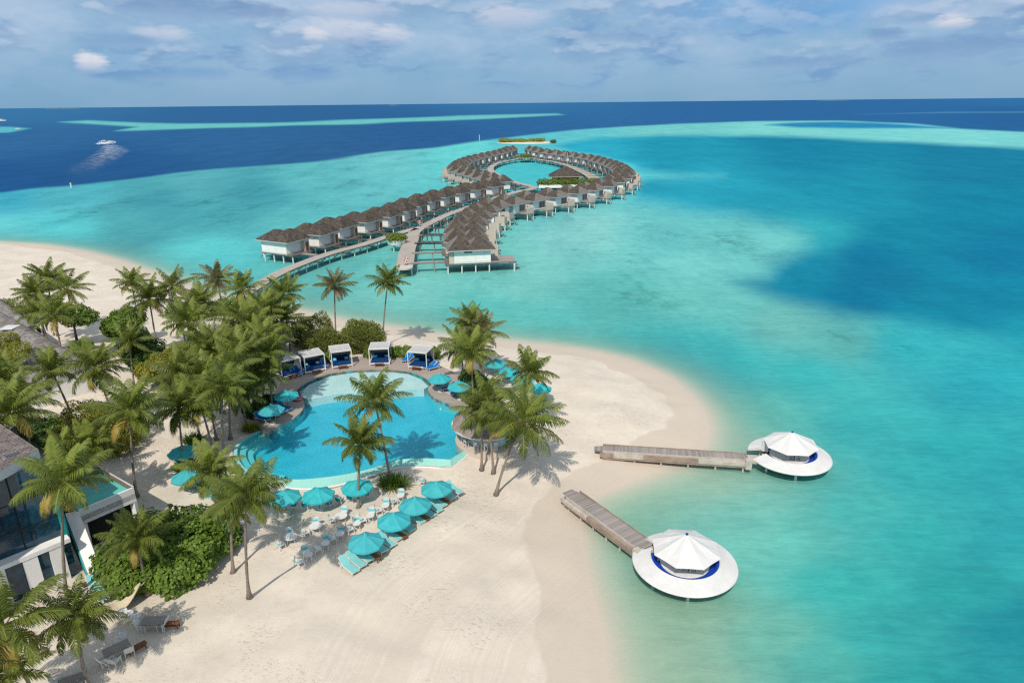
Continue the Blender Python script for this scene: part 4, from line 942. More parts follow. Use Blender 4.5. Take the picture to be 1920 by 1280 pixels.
RV = [(-10, 153), (-11.6, 163.5), (-12.4, 174.5), (-12, 185), (-11, 196), (-9.2, 207.5), (-6.5, 218), (-1, 226), (6, 234), (14, 242.5), (22, 251.5), (29, 261), (36, 272), (42, 285.5), (46.5, 299.5), (50, 313.5)]
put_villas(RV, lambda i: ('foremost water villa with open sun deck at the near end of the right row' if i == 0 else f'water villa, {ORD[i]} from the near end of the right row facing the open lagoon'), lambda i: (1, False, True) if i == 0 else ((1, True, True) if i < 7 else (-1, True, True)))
FV = [(52, 327), (52.8, 339.5), (52.6, 351.5), (51.8, 363.5), (50.4, 375.5), (48.6, 387), (47.2, 398.5), (44, 409.5), (40.3, 420.5), (36, 431.5), (31.3, 442), (26.2, 453), (21.5, 465), (17.5, 478), (15, 493)]
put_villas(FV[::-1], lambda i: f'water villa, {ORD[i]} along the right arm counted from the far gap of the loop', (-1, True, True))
KV = [(.5, 497), (-1.5, 483), (-4, 470), (-7.2, 457), (-10.8, 445), (-14.5, 433), (-18, 421.5), (-21.2, 410), (-23.4, 398.5), (-25., 387), (-26.2, 375), (-26.4, 363), (-25.8, 351.5), (-24.2, 340.5), (-20.6, 330), (-16.6, 320), (-12.6, 310), (-8.6, 300), (-4.4, 290)]
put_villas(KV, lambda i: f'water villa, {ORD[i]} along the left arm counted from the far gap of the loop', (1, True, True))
# planters, pavilion and flagpole on the walkways
def planter(label, px, z, r, n, hgt=1.3, big=False):
    p = at(*px, z) if not isinstance(px, Vector) else px
    t = thing('planter', label, 'planter', (p.x, p.y, 0), 0, 'planters standing on the boardwalks')
    MB().lathe([(.01, 1.9), (r*.86, 1.9), (r, 3.), (r*.9, 3.02), (.01, 2.9)], 22).build('tub', M['whitewall'], t)
    for a in (0, 2.1, 4.2): MB().tube([(r*.5*math.cos(a), r*.5*math.sin(a), -1.4), (r*.5*math.cos(a), r*.5*math.sin(a), 1.9)], .16, 6).build('stilt', M['stilt'], t)
    SEED[0] += 1; rr = random.Random(SEED[0])
    leaf_cloud(SEED[0], [(math.cos(a)*r*.55, math.sin(a)*r*.55, 3.4+rr.uniform(-.1, .25), r*.6, r*.6, hgt*.75) for a in (0, 1.05, 2.1, 3.15, 4.2, 5.2)]+[(0, 0, 3.7, r*.6, r*.6, hgt*.8)], n, .2, 'planter', parent=t, name='bush', asp=1.3)
planter('white round planter with clipped bush where the two boardwalks meet', (743, 449), 3., 2.5, 3500)
planter('green planter at the far end of the inner lagoon', (986, 294), 3.5, 4.4, 4200, 2.3)
pv = thing('pavilion', 'open pavilion with dark pyramid roof inside the boardwalk loop', 'pavilion', (24, 303, 0))
r_ = MB(); r_.hip(-7.2, 7.2, -6., 6., 6.1, 10.2, .02, .02); rf = r_.build('roof', M['roof'], pv)
MB().box(-7.2, 7.2, -6, 6, 5.85, 6.096).build('fascia', M['fascia'], rf)
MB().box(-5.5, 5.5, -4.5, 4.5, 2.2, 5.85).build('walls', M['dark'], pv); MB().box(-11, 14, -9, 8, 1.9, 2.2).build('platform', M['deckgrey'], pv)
for x in (-10, -4, 3, 9, 13):
    for y in (-8.4, 7.4): MB().tube([(x, y, -1.5), (x, y, 1.92)], .2, 6).build('stilt', M['stilt'], pv)
SEED[0] += 1
ph = thing('hedge', 'long green hedge in a white trough in front of the dark roofed pavilion', 'hedge', (24, 303, 0))
leaf_cloud(SEED[0], [(x, -8.6+.5*math.sin(x), 4., 1.9, 1.6, 1.7+.3*math.sin(x*2)) for x in np.arange(-11, 14, 1.8)], 9000, .26, 'planter', parent=ph, asp=1.3)
MB().box(-12, 14.5, -10.3, -7.2, 2.0, 3.2).build('trough', M['whitewall'], ph)
fp = at(1063, 335, 2.2)
t_ = thing('flagpole', 'slim white flagpole at the inner lagoon behind the pavilion', 'flagpole', (fp.x, fp.y, 0)); MB().tube([(0, 0, -1), (0, 0, 14)], [.16, .08], 7).build('pole', M['white'], t_); MB().lathe([(.01, 1.2), (.6, 1.2), (.6, 2.2), (.01, 2.3)], 10).build('foot', M['white'], t_)
def lifebuoy(label, px):
    p = at(*px, DZ); t = thing('lifebuoy_stand', label, 'lifebuoy', (p.x, p.y, DZ+.01), 0, 'lifebuoys on the boardwalk')
    MB().lathe([(.01, 0), (.5, 0), (.5, .06), (.01, .07)], 14).build('foot', M['black'], t); MB().box(-.06, .06, 0, .1, .05, 1.5).build('post', M['white'], t)
    for nm, mt, a0 in (('ring', 'red', 0), ('band', 'white', .8)):
        mb = MB()
        for k in range(4):
            aa = [a0+k*math.pi/2+j*(.8 if nm == 'ring' else .77)/5 for j in range(6)]
            mb.tube([(math.cos(a)*.42, -.08, 1.2+math.sin(a)*.42) for a in aa], .12, 7)
        mb.build(nm, M[mt], t)
lifebuoy('red and white lifebuoy stand on the rounded end of the boardwalk', (762, 496)); lifebuoy('red lifebuoy stand beside the boardwalk where the left row begins', (787, 424))

# ------------------------------------------------------------------ round sunken lounges on the water
def lounge(label, px, wedge, wid, gate=True):
    p = at(*px, 1.3); t = thing('water_lounge', label, 'lounge platform', (p.x, p.y, 0), 0, 'round white lounges on the water')
    R0, R1 = 4.12, 2.66
    a0, a1 = wedge+wid/2, wedge-wid/2+2*math.pi
    d = MB(); pr = [(R1, 1.72), (R1+.05, 1.76), (R0-.05, 1.32), (R0, 1.24), (R0-.1, 1.12), (R1, 1.4), (R1, 1.72)]
    d.lathe(pr, 96, a0=a0, a1=a1)
    for a in (a0, a1): d.quad(*[(r*math.cos(a), r*math.sin(a), z) for r, z in (pr[:-1] if a == a0 else pr[:-1][::-1])])
    d.build('rim', M['white'], t, True).data.set_sharp_from_angle(angle=R_(30))
    MB().lathe([(.01, .85), (R1-.02, .85), (R1-.02, .72), (.01, .72)], 48).build('floor', M['beigewall'], t)
    b = MB(); b.lathe([(1.95, .9), (1.95, 1.25), (2.3, 1.27), (2.42, 1.62), (R1-.015, 1.66), (R1-.015, .9)], 64, a0=a0+.1, a1=a1-.1); b.build('cushion', M['royal'], t, True).data.set_sharp_from_angle(angle=R_(35))
    MB().lathe([(R1-.014, .7), (R1-.014, 1.70), (R1-.004, 1.70), (R1-.004, .7)], 64, a0=a0, a1=a1).build('backrest', M['whitewall'], t)
    MB().lathe([(1.92, .86), (1.94, 1.3), (1.86, 1.33), (.01, 1.33)], 40).build('table', M['white'], t)
    for k in range(2): MB().box(-.28, -.23, -.3, .3, 1.33, 1.8).box(.23, .28, -.3, .3, 1.33, 1.8).box(-.23, .23, -.3, -.25, 1.76, 1.8).build('table_frame', M['white'], t).location = ((-.35, -.9, 0), (.35, -1.1, 0))[k]
    MB().tube([(0, 0, 1.22), (0, 0, 3.8)], .06, 8).build('mast', M['navy'], t)
    MB().lathe([(.01, 1.34), (.16, 1.34), (.12, 1.6), (.03, 1.85)], 8).build('lamp', M['black'], t)
    # canopy of eight sailcloth panels
    for nm, ks, zr, rr, za in (('canopy', range(8), 2.58, 2.74, 3.90),):
        c = MB()
        for k in ks:
            q0, q1 = wedge*0+.28+k*math.pi/4, .28+(k+1)*math.pi/4
            E0, E1 = (rr*math.cos(q0), rr*math.sin(q0), zr), (rr*math.cos(q1), rr*math.sin(q1), zr)
            md = ((E0[0]+E1[0])*.25, (E0[1]+E1[1])*.25, (za+zr)/2-.09)
            h0 = (E0[0]*.5, E0[1]*.5, (za+zr)/2); h1 = (E1[0]*.5, E1[1]*.5, (za+zr)/2)
            me_ = ((E0[0]+E1[0])*.5*.985, (E0[1]+E1[1])*.5*.985, zr-.0)
            for tri in (((0, 0, za), h0, md), ((0, 0, za), md, h1), (h0, E0, me_, md), (md, me_, E1, h1)):
                c.quad(*tri); c.quad(*[(x, y, z-.03) for x, y, z in tri[::-1]])
            c.quad((E0[0], E0[1], zr-.03), (me_[0], me_[1], zr-.03), me_, E0); c.quad((me_[0], me_[1], zr-.03), (E1[0], E1[1], zr-.03), E1, me_)
        co = c.build(nm, M['canopyc'], t)
        if nm == 'canopy': MB().lathe([(.01, 4.0), (.10, 3.98), (.12, 3.88), (.01, 3.87)], 10).build('finial', M['royal'], co)
    for k in range(8):
        q = .28+k*math.pi/4; MB().bar((math.cos(q)*2.55, math.sin(q)*2.5, 2.56), (math.cos(q)*.05, math.sin(q)*.05, 3.5), .025).build('rib', M['white'], t)
    for q in (wedge-wid*.55,): MB().box(-.02, .62, -.05, .05, 1.25, 2.3, 0).build('gate_panel', M['canopyc'], t).matrix_local = Matrix.Translation((math.cos(q)*2.1, math.sin(q)*2.1, 0))@Matrix.Rotation(q, 4, 'Z')
    for k in range(6):
        q = .4+k*math.pi/3; MB().tube([(math.cos(q)*2.9, math.sin(q)*2.9, -2.5), (math.cos(q)*2.9, math.sin(q)*2.9, 1.3)], .13, 7).build('stilt', M['stilt'], t)
    MB().tube([(0, 0, -2.5), (0, 0, .75)], .5, 12).build('stilt', M['pierside'], t)
    return t
lounge('nearer round white lounge with faceted canopy on the water', (1283.5, 1053), R_(143), R_(26)); lounge('farther round white lounge with wedge shaped gap and faceted canopy', (1480, 852), R_(176), R_(30))
def jetty(label, pa, pb, wd, side_panels):
    a = at(*pa, 1.1); b = at(*pb, 1.3); v = Vector((b.x-a.x, b.y-a.y, 0)); L = v.length; rz = math.atan2(v.y, v.x)
    t = thing('jetty', label, 'jetty', (a.x, a.y, 0), rz, 'wooden jetties to the round lounges')
    top = MB()
    n = 24
    for i in range(n):
        x0, x1 = L*i/n, L*(i+1)/n; zz = lambda x: 1.22+.12*min(1, x/4)
        w0 = wd/2*(1 if x0 > 1.2 else .72+.28*x0/1.2); w1 = wd/2*(1 if x1 > 1.2 else .72+.28*x1/1.2)
        top.quv([(x0, -w0, zz(x0)), (x1, -w1, zz(x1)), (x1, w1, zz(x1)), (x0, w0, zz(x0))], ((0, x0), (0, x1), (wd, x1), (wd, x0)))
    top.build('boards', M['jetty'], t)
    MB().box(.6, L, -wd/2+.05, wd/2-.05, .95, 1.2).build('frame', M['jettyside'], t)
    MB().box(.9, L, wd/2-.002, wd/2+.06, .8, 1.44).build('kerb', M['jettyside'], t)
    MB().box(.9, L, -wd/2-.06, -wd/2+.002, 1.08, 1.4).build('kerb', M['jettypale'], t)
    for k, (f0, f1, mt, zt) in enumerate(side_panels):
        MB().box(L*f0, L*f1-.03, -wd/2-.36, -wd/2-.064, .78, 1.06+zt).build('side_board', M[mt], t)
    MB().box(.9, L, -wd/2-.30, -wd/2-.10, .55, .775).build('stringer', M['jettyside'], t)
    for i in range(6):
        x = 1.5+(L-2)*i/5
        for y in (-wd/2-.1, wd/2-.1): MB().tube([(x, y, -2.2), (x, y, 1.)], .1, 6).build('stilt', M['jettypale'], t)
    MB().box(L-.35, L+.25, -wd/2-.5, -wd/2+.1, .5, 1.5).build('end_block', M['jettypale'], t)
    MB().box(L, L+1.7, -wd/2, wd/2, .95, 1.26).build('landing', M['jettypale'], t)
    return t
jetty('long wooden jetty from the sand spit to the farther lounge', (1114, 842), (1402, 857), 1.35, [(.04, .13, 'jettyside', .1), (.13, .33, 'jettypale', .1), (.33, .68, 'jettyside', .16), (.68, 1, 'jettypale', .1)])
jetty('wooden jetty slanting from the beach to the nearer lounge', (1063, 922), (1213, 1026), 1.6, [(.04, .4, 'jettypale', .02), (.4, 1, 'jettyside', .1)])
# ------------------------------------------------------------------ cabanas, parasols, loungers, chairs
def cabana_proto():
    t = thing('cabana', '', 'cabana', (0, 0, 0), 0, 'white cabanas round the back of the pool'); w = 1.35; d = 1.35; h = 2.45
    for x in (-w, w):
        for y in (-d, d): MB().box(x-.055, x+.055, y-.055, y+.055, 0, h).build('post', M['white'], t)
    fr = MB()
    for z in (.22, h-.06):
        for y in (-d, d): fr.box(-w+.055, w-.055, y-.05, y+.05, z-.06, z+.06)
        for x in (-w, w): fr.box(x-.05, x+.05, -d+.055, d-.055, z-.06, z+.06)
    fr.build('frame', M['white'], t)
    rf = MB().box(-w+.05, w-.05, -d+.05, d-.05, h-.05, h-.01).build('roof', M['louvre'], t)
    MB().box(-.47, -.41, -d, d, h-.008, h+.03).box(.41, .47, -d, d, h-.008, h+.03).box(-w-.05, w+.05, -d-.05, -d+.05, h+.002, h+.035).box(-w-.05, w+.05, d-.05, d+.05, h+.002, h+.035).build('roof_bars', M['white'], rf)
    MB().box(-w+.06, w-.06, d-.02, d+.02, .3, h-.12).build('back_screen', M['mesh'], t)
    MB().quad((w, d-.06, .4), (w, d-.06, h-.1), (w, -.1, h-.1)).quad((w-.02, -.1, h-.1), (w-.02, d-.06, h-.1), (w-.02, d-.06, .4)).build('side_screen', M['mesh'], t)
    MB().quad((-w, d-.06, .4), (-w, d-.06, h-.1), (-w, -.1, h-.1)).quad((-w+.02, -.1, h-.1), (-w+.02, d-.06, h-.1), (-w+.02, d-.06, .4)).build('side_screen', M['mesh'], t)
    MB().box(-w+.07, w-.07, -d+.07, d-.07, .2, .32).build('bed_base', M['white'], t)
    b = MB().box(-w+.12, w-.12, -d+.1, d-.12, .325, .58).build('mattress', M['navy'], t); bv = b.modifiers.new('b', 'BEVEL'); bv.width = .06; bv.segments = 2
    b = MB().box(-w+.15, w-.15, d-.42, d-.1, .585, 1.0).build('back_cushion', M['navy'], t); bv = b.modifiers.new('b', 'BEVEL'); bv.width = .07; bv.segments = 2
    return t
CAB = Proto(cabana_proto())
def cushion_mesh(nm, sx, sy, sz, mt):
    mb = MB(); n = 8
    for s in (-1, 1):
        for i in range(n):
            for j in range(n):
                q = []
                for a, b in ((i, j), (i+1, j), (i+1, j+1), (i, j+1)):
                    u, v = a/n*2-1, b/n*2-1; q.append((u*sx*(1-.08*v*v), v*sy*(1-.08*u*u), s*sz*((1-u**4)*(1-v**4))**.5+sz))
                mb.quad(*(q if s > 0 else q[::-1]))
    return mb.build(nm, M[mt], None, True, link=False).data
CUSH = cushion_mesh('cushion', .26, .2, .09, 'aqua'); CUSHW = cushion_mesh('cushion', .26, .2, .09, 'white')
def cushion(label, p, rz, tilt, me=CUSH):
    o = bpy.data.objects.new('cushion', me); C.objects.link(o); o.location = p; o.rotation_euler = (tilt, 0, rz); tag(o, label, 'cushion', 'cushions on the cabana beds')
def bench_proto():
    t = thing('slatted_table', '', 'low table', (0, 0, 0), 0, 'low brown slatted tables')
    MB().box(-.62, .62, -.22, .22, .36, .42).build('top', M['brownwood'], t)
    for x in (-.5, .5):
        for y in (-.17, .17): MB().box(x-.04, x+.04, y-.03, y+.03, 0, .36).build('leg', M['brownwood'], t)
    MB().box(-.46, .46, -.02, .02, .1, .16).build('stretcher', M['brownwood'], t)
    return t
BEN = Proto(bench_proto())
def facing(px, to, z=None):
    a = G(*px); b = at(*to, a.z); return a, math.atan2(b.y-a.y, b.x-a.x)
DK = 1.67
pc = at(690, 770, DK)
for lb, cpx, bl in [('cabana half hidden by palm fronds at the left end of the deck', (540, 701), 'left end cabana'), ('second cabana from the left with a blue lounger beside it', (587, 692), 'second cabana from the left'), ('white cabana between the two round bushes', (640, 683), 'cabana between the round bushes'), ('middle cabana facing the pool straight on before the hedge', (714, 678), 'middle cabana before the hedge'), ('rightmost white cabana turned towards the pool near the palm cluster', (790, 685), 'rightmost cabana')]:
    p = at(*cpx, DK); rz = math.atan2(pc.y-p.y, pc.x-p.x)*0+math.atan2(pc.x-p.x, -(pc.y-p.y)) * .85
    CAB.put((p.x, p.y, DK), rz, lb)
    q = p+Vector((math.sin(rz)*1.85, -math.cos(rz)*1.85, 0)); BEN.put((q.x, q.y, DK), rz, 'low brown slatted table in front of the '+bl)
    for k, (dx, me) in enumerate(((-.75, CUSH), (.8, CUSHW if bl[0] == 's' else CUSH))):
        o_ = Vector((dx*math.cos(rz)-.55*math.sin(rz), dx*math.sin(rz)+.55*math.cos(rz), 0)); cushion(f'small {"pale" if me is CUSHW else "aqua"} cushion on the {"left" if k == 0 else "right"} of the bed in the {bl}', (p.x+o_.x, p.y+o_.y, DK+.62), rz, .9, me)
def lounger_proto(mt, frame='white', back=38):
    t = thing('sun_lounger', '', 'sun lounger', (0, 0, 0), 0)
    fr = MB()
    for y in (-.33, .33): fr.box(-1.0, 1.0, y-.025, y+.025, .30, .36)
    for x in (-.98, .98): fr.box(x-.02, x+.02, -.3, .3, .30, .36)
    fr.build('frame', M[frame], t)
    for x in (-.7, .85):
        for y in (-.32, .32): MB().box(x-.025, x+.025, y-.025, y+.025, 0, .30).build('leg', M[frame], t)
    MB().box(-.32, 1.0, -.305, .305, .365, .40).build('seat', M[mt], t)
    b = math.tan(R_(back)); c, s = math.cos(R_(back)), math.sin(R_(back))
    bk = MB(); P = lambda u, y, z: (-.34-u*c-z*s*-1*0-z*s, y, .375+u*s*1+z*c)
    for y0, y1, z0, z1, nm in ((-.305, .305, .0, .035, 'b'),):
        q = [P(u, y, z) for z in (z0, z1) for u, y in ((0, y0), (.78, y0), (.78, y1), (0, y1))]
        bk.v = [(-.34-u*c+0-z*s*-1, y, .375+u*s+z*c) for z in (z0, z1) for u, y in ((0, y0), (.78, y0), (.78, y1), (0, y1))]
        bk.f = [(3, 2, 1, 0), (4, 5, 6, 7), (0, 1, 5, 4), (1, 2, 6, 5), (2, 3, 7, 6), (3, 0, 4, 7)]
    bo = bk.build('backrest', M[mt], t)
    hb = MB()
    for y in (-.335, .335): hb.bar((-.34, y, .38), (-.34-.8*c, y, .38+.8*s), .025, 5)
    hb.bar((-.34-.8*c, -.335, .38+.8*s), (-.34-.8*c, .335, .38+.8*s), .025, 5); hb.build('back_frame', M[frame], bo)
    return t
LP = {'aqua': Proto(lounger_proto('sling')), 'blue': Proto(lounger_proto('blue')), 'teal': Proto(lounger_proto('tealsling'))}
def lounger(label, kind, px, rz, z=None, group='pale aqua loungers in the row on the open sand'):
    p = G(*px) if z is None else at(*px, z)
    if z is not None: p = Vector((p.x, p.y, z))
    o = LP[kind].put(p, rz, label); o['group'] = group; return o
Z8 = lambda x, y: (480+x/4.571, 860+y/4.571)
a_ = at(*Z8(775, 925), 1.3); b_ = at(*Z8(865, 985), 1.3); LRZ = math.atan2(b_.y-a_.y, b_.x-a_.x)-.05
ROWL = [(800, 950), (862, 902), (925, 855), (1050, 775), (1120, 730), (1180, 675), (1285, 600), (1375, 535), (1465, 478), (1525, 437), (1560, 395), (1640, 325), (1700, 283)]
WHO = ['aqua lounger nearest the camera at the near end of the sand row', 'second aqua lounger from the near end of the sand row', 'third aqua lounger from the near end, left of the first brown table', 'aqua lounger half shaded just past the first brown table', 'aqua lounger between two shaded ones under the nearest parasol edge', 'aqua lounger with raised back left of the second brown table', 'aqua lounger just past the second brown table', 'sunlit aqua lounger before the third brown table', 'partly shaded aqua lounger past the third brown table', 'aqua lounger with only its foot in the sun, mid row', 'aqua lounger left of the fourth brown table', 'aqua lounger just past the fourth brown table', 'aqua lounger at the far right end of the sand row']
for (x, y), lb in zip(ROWL, WHO): lounger(lb, 'aqua', Z8(x, y), LRZ)
for (x, y), lb in zip([(1025, 858), (1250, 682), (1440, 530), (1612, 382)], ['nearest brown slatted table in the sand lounger row', 'second nearest brown slatted table in the sand lounger row', 'third brown slatted table counted from the near end of the sand row', 'farthest brown slatted table in the sand lounger row']):
    p = G(*Z8(x, y)); BEN.put(p, LRZ, lb)
def towel(label, px):
    p = G(*px); t = thing('towel_basket', label, 'towels', p, 0, 'white towels by the brown tables')
    MB().lathe([(.01, 0), (.16, 0), (.2, .3), (.01, .3)], 10).build('basket', M['hessian'], t)
    for k in range(5): MB().tube([(.07*math.cos(k*1.26), .07*math.sin(k*1.26), .3), (.13*math.cos(k*1.26), .13*math.sin(k*1.26), .52)], [.06, .035], 6).build('towel', M['white'], t)
towel('rolled white towels beside the nearest brown table', Z8(935, 822)); towel('rolled white towels beside the second brown table', Z8(1165, 645))
PB = 'blue loungers on the pool deck'
for (px, rz, lb) in [((555, 703), -.6, 'blue lounger in front of the left end cabana'), ((562, 699), -.6, 'second blue lounger between the two left cabanas'), ((609, 686), -1.0, 'blue lounger between the second and third cabana'),
    ((762, 676), -1.9, 'left one of two blue loungers left of the rightmost cabana'), ((770, 675), -1.9, 'right one of two blue loungers left of the rightmost cabana'), ((806, 690), -2.5, 'left blue lounger right of the rightmost cabana'), ((813, 692), -2.5, 'right blue lounger right of the rightmost cabana'),
    ((492, 788), -.45, 'sunlit blue lounger at the tip of the left deck'), ((511, 780), -.5, 'shaded blue lounger under the left deck parasol'), ((534, 768), -.5, 'blue lounger behind the left deck parasol'), ((524, 773), -.5, 'second shaded blue lounger under the left deck parasol'),
    ((826, 720), -2.6, 'blue lounger under the rear right deck parasol'), ((841, 730), -2.6, 'blue lounger at the left of the front right deck parasol'), ((858, 739), -2.6, 'blue lounger under the front right deck parasol'), ((877, 737), -2.6, 'blue lounger at the right of the front right deck parasol')]:
    lounger(lb, 'blue', px, rz, DK, PB)
for px, rz, lb in [((498, 783.5), -.5, 'brown slatted table between the loungers on the left deck'), ((870, 744), .5, 'brown slatted table among the right deck loungers')]:
    p = at(*px, DK); BEN.put((p.x, p.y, DK), rz, lb)
PR = 'loungers under the far beach parasols'
for px, lb in [((931, 696), 'pale lounger under the rear beach parasol right of the palm cluster'), ((944, 703), 'pale lounger between the two rear beach parasols'), ((955, 709), 'pale lounger under the open beach parasol'), ((990, 724), 'pale lounger half hidden by the leaning palm pair'), ((918, 692), 'pale lounger against the palm cluster')]: lounger(lb, 'aqua', px, .3, None, PR)
PS = 'teal loungers on the left sand'
for px, rz, lb in [((343, 872), -.4, 'teal lounger under the leftmost sand parasol'), ((352, 880), -.4, 'teal lounger before the leftmost sand parasol'), ((366, 912), -.3, 'teal lounger beside the palm left of the pool'), ((178, 1106), -.9, 'aqua lounger near the glass front beside the thicket'), ((193, 1118), -.9, 'second aqua lounger beside the thicket near the hammock')]: lounger(lb, 'teal' if px[0] > 300 else 'aqua', px, rz, None, PS)
for px, rz, lb in [((362, 868), -.3, 'brown slatted table by the leftmost sand parasol'), ((173, 1098), .5, 'brown slatted table by the glass front')]: BEN.put(G(*px), rz, lb)
def parasol_proto():
    t = thing('parasol', '', 'parasol', (0, 0, 0), 0, 'teal parasols round the pool')
    n = 8; Rr, zr, za = 1.5, 1.72, 2.38; c = MB(); sg = 5
    for k in range(n):
        a0, a1 = k*2*math.pi/n, (k+1)*2*math.pi/n; prev = None
        for j in range(sg+1):
            f = j/sg; r = Rr*f; z = za-(za-zr)*(f**1.12); row = []
            for q in range(4):
                u = q/3; x = (math.cos(a0)*(1-u)+math.cos(a1)*u)*r; y = (math.sin(a0)*(1-u)+math.sin(a1)*u)*r
                row.append((x, y, z-.07*f*4*u*(1-u)))
            if prev and j > 0:
                for q in range(3):
                    if j == 1: c.quad((0, 0, za), row[q], row[q+1])
                    else: c.quad(prev[q], row[q], row[q+1], prev[q+1])
            prev = row
        for q in range(3): c.quad(prev[q], (prev[q][0]*1.01, prev[q][1]*1.01, prev[q][2]-.14), (prev[q+1][0]*1.01, prev[q+1][1]*1.01, prev[q+1][2]-.14), prev[q+1])
    co = c.build('canopy', M['canvas'], t)
    MB().lathe([(.30, 2.26), (.16, 2.40), (.01, 2.46)], 8).build('vent', M['canvas'], co)
    MB().lathe([(.01, 2.56), (.035, 2.53), (.03, 2.45), (.01, 2.44)], 6).build('finial', M['white'], co)
    MB().tube([(0, 0, 0), (0, 0, 2.36)], .03, 7).build('pole', M['brownwood'], t)
    for k in range(n):
        a = k*2*math.pi/n; MB().bar((math.cos(a)*.05, math.sin(a)*.05, 2.26), (math.cos(a)*1.44, math.sin(a)*1.44, 1.70), .014).build('rib', M['white'], t)
    MB().lathe([(.01, 0), (.32, 0), (.32, .08), (.08, .12), (.05, .3), (.01, .3)], 14).build('foot', M['white'], t)
    return t
PAR = Proto(parasol_proto())
for k, (px, z, lb) in enumerate([((685, 1010), None, 'nearest teal parasol in the sand row over the aqua loungers'), ((738, 970), None, 'second teal parasol from the near end of the sand row'), ((778, 941), None, 'third teal parasol from the near end of the sand row'), ((818, 910), None, 'farthest teal parasol of the sand row, beside open sand'),
    ((533, 926), None, 'teal parasol behind the leaning palm at the overflow wall'), ((596, 922), None, 'teal parasol in the middle of the overflow wall group'), ((669, 907), None, 'dappled teal parasol behind the palm trunk at the overflow wall'),
    ((508, 764), DK, 'teal parasol on the tip of the left deck'), ((536, 737), DK, 'fallen-looking teal parasol half behind fronds on the left deck'), ((342, 842), None, 'leftmost teal parasol behind a palm trunk on the sand'), ((350, 888), None, 'teal parasol on the sand left of the pool steps'), ((405, 908), None, 'teal parasol mostly hidden by palm fronds left of the pool'),
    ((824, 706), DK, 'rear teal parasol on the right deck under drooping fronds'), ((861, 720), DK, 'front teal parasol on the right deck'), ((930, 678), None, 'rearmost teal parasol on the beach beside the palm cluster'), ((956, 693), None, 'open teal parasol on the beach, second from the sea'), ((978, 707), None, 'teal parasol partly behind the upper leaning palm'), ((1012, 724), None, 'teal parasol under the fronds of the leaning pair, farthest right')]):
    g = 1. if z is None else z; zc = 2.0
    for _ in range(3):
        p = at(*px, g+zc); g = gz(p.x, p.y) if z is None else z
    if 'fallen' in lb: lb = 'teal parasol half behind palm fronds on the left deck'
    PAR.put((p.x, p.y, g), .2+k*.37, lb)
def chair_proto(mt):
    t = thing('armchair', '', 'chair', (0, 0, 0), 0, 'teal sling chairs along the overflow wall')
    for x in (-.26, .26):
        for y in (-.27, .27): MB().box(x-.022, x+.022, y-.022, y+.022, 0, .42 if x < 0 else .62).build('leg', M['white'], t)
    MB().box(-.25, .27, -.26, .26, .40, .44).build('seat', M[mt], t)
    b = MB(); b.v = [(-.24, -.25, .46), (-.24, .25, .46), (-.42, .25, .92), (-.42, -.25, .92), (-.27, -.25, .46), (-.27, .25, .46), (-.45, .25, .92), (-.45, -.25, .92)]; b.f = [(0, 1, 2, 3), (7, 6, 5, 4), (0, 3, 7, 4), (1, 5, 6, 2), (2, 6, 7, 3), (0, 4, 5, 1)]
    bo = b.build('backrest', M[mt], t); f = MB()
    for y in (-.28, .28): f.bar((-.24, y, .42), (-.45, y, .96), .025, 5)
    f.bar((-.45, -.28, .96), (-.45, .28, .96), .025, 5); f.bar((-.27, -.28, .52), (-.27, .28, .52), .02, 5); f.build('back_frame', M['white'], bo)
    for y in (-.28, .28): MB().box(-.34, .3, y-.025, y+.025, .62, .65).build('armrest', M['white'], t)
    return t
CH = Proto(chair_proto('tealsling'))
for (x, y), lb in zip([(335, 400), (430, 405), (627, 385), (720, 360), (812, 342), (957, 305)], ['teal sling chair half hidden by fronds beside the leaning palm', 'teal sling chair left of the middle parasol foot', 'teal sling chair just right of the middle parasol foot', 'teal sling chair third to the right of the middle parasol', 'teal sling chair left of the palm trunk', 'teal sling chair right of the palm trunk in the shade']):
    p = G(*Z8(x, y+25)); CH.put(p, 1.45+.15*math.sin(x), lb)
def dchair_proto():
    t = thing('dining_chair', '', 'chair', (0, 0, 0), 0, 'white dining chairs on the sand')
    for x in (-.22, .22):
        for y in (-.23, .23): MB().tube([(x*1.15, y*1.15, 0), (x, y, .44)], [.022, .03], 6).build('leg', M['white'], t)
    MB().box(-.25, .25, -.26, .26, .42, .46).build('seat', M['white'], t)
    cu = MB().box(-.2, .24, -.22, .22, .463, .50).build('seat_pad', M['white'], t); MB().box(-.245, -.16, -.2, .2, .505, .66).build('back_pad', M['aqua'], t)
    b = MB(); n = 6
    for i in range(n):
        a0, a1 = R_(110+140*i/n), R_(110+140*(i+1)/n); P = lambda a, z, r: (math.cos(a)*r*.95, math.sin(a)*r, z)
        for r0, fl in ((.29, 1), (.26, -1)):
            q = [P(a0, .62, r0), P(a1, .62, r0), P(a1, .86, r0*1.06), P(a0, .86, r0*1.06)]; b.quad(*(q if fl > 0 else q[::-1]))
        b.quad(P(a0, .86, .307), P(a1, .86, .307), P(a1, .86, .2756), P(a0, .86, .2756)); b.quad(P(a0, .62, .26), P(a1, .62, .26), P(a1, .62, .29), P(a0, .62, .29))
    bo = b.build('backrest', M['white'], t)
    for a in (115, 160, 200, 245): MB().tube([(math.cos(R_(a))*.25, math.sin(R_(a))*.26, .45), (math.cos(R_(a))*.27, math.sin(R_(a))*.28, .63)], .018, 5).build('spindle', M['white'], bo)
    return t
DC = Proto(dchair_proto())
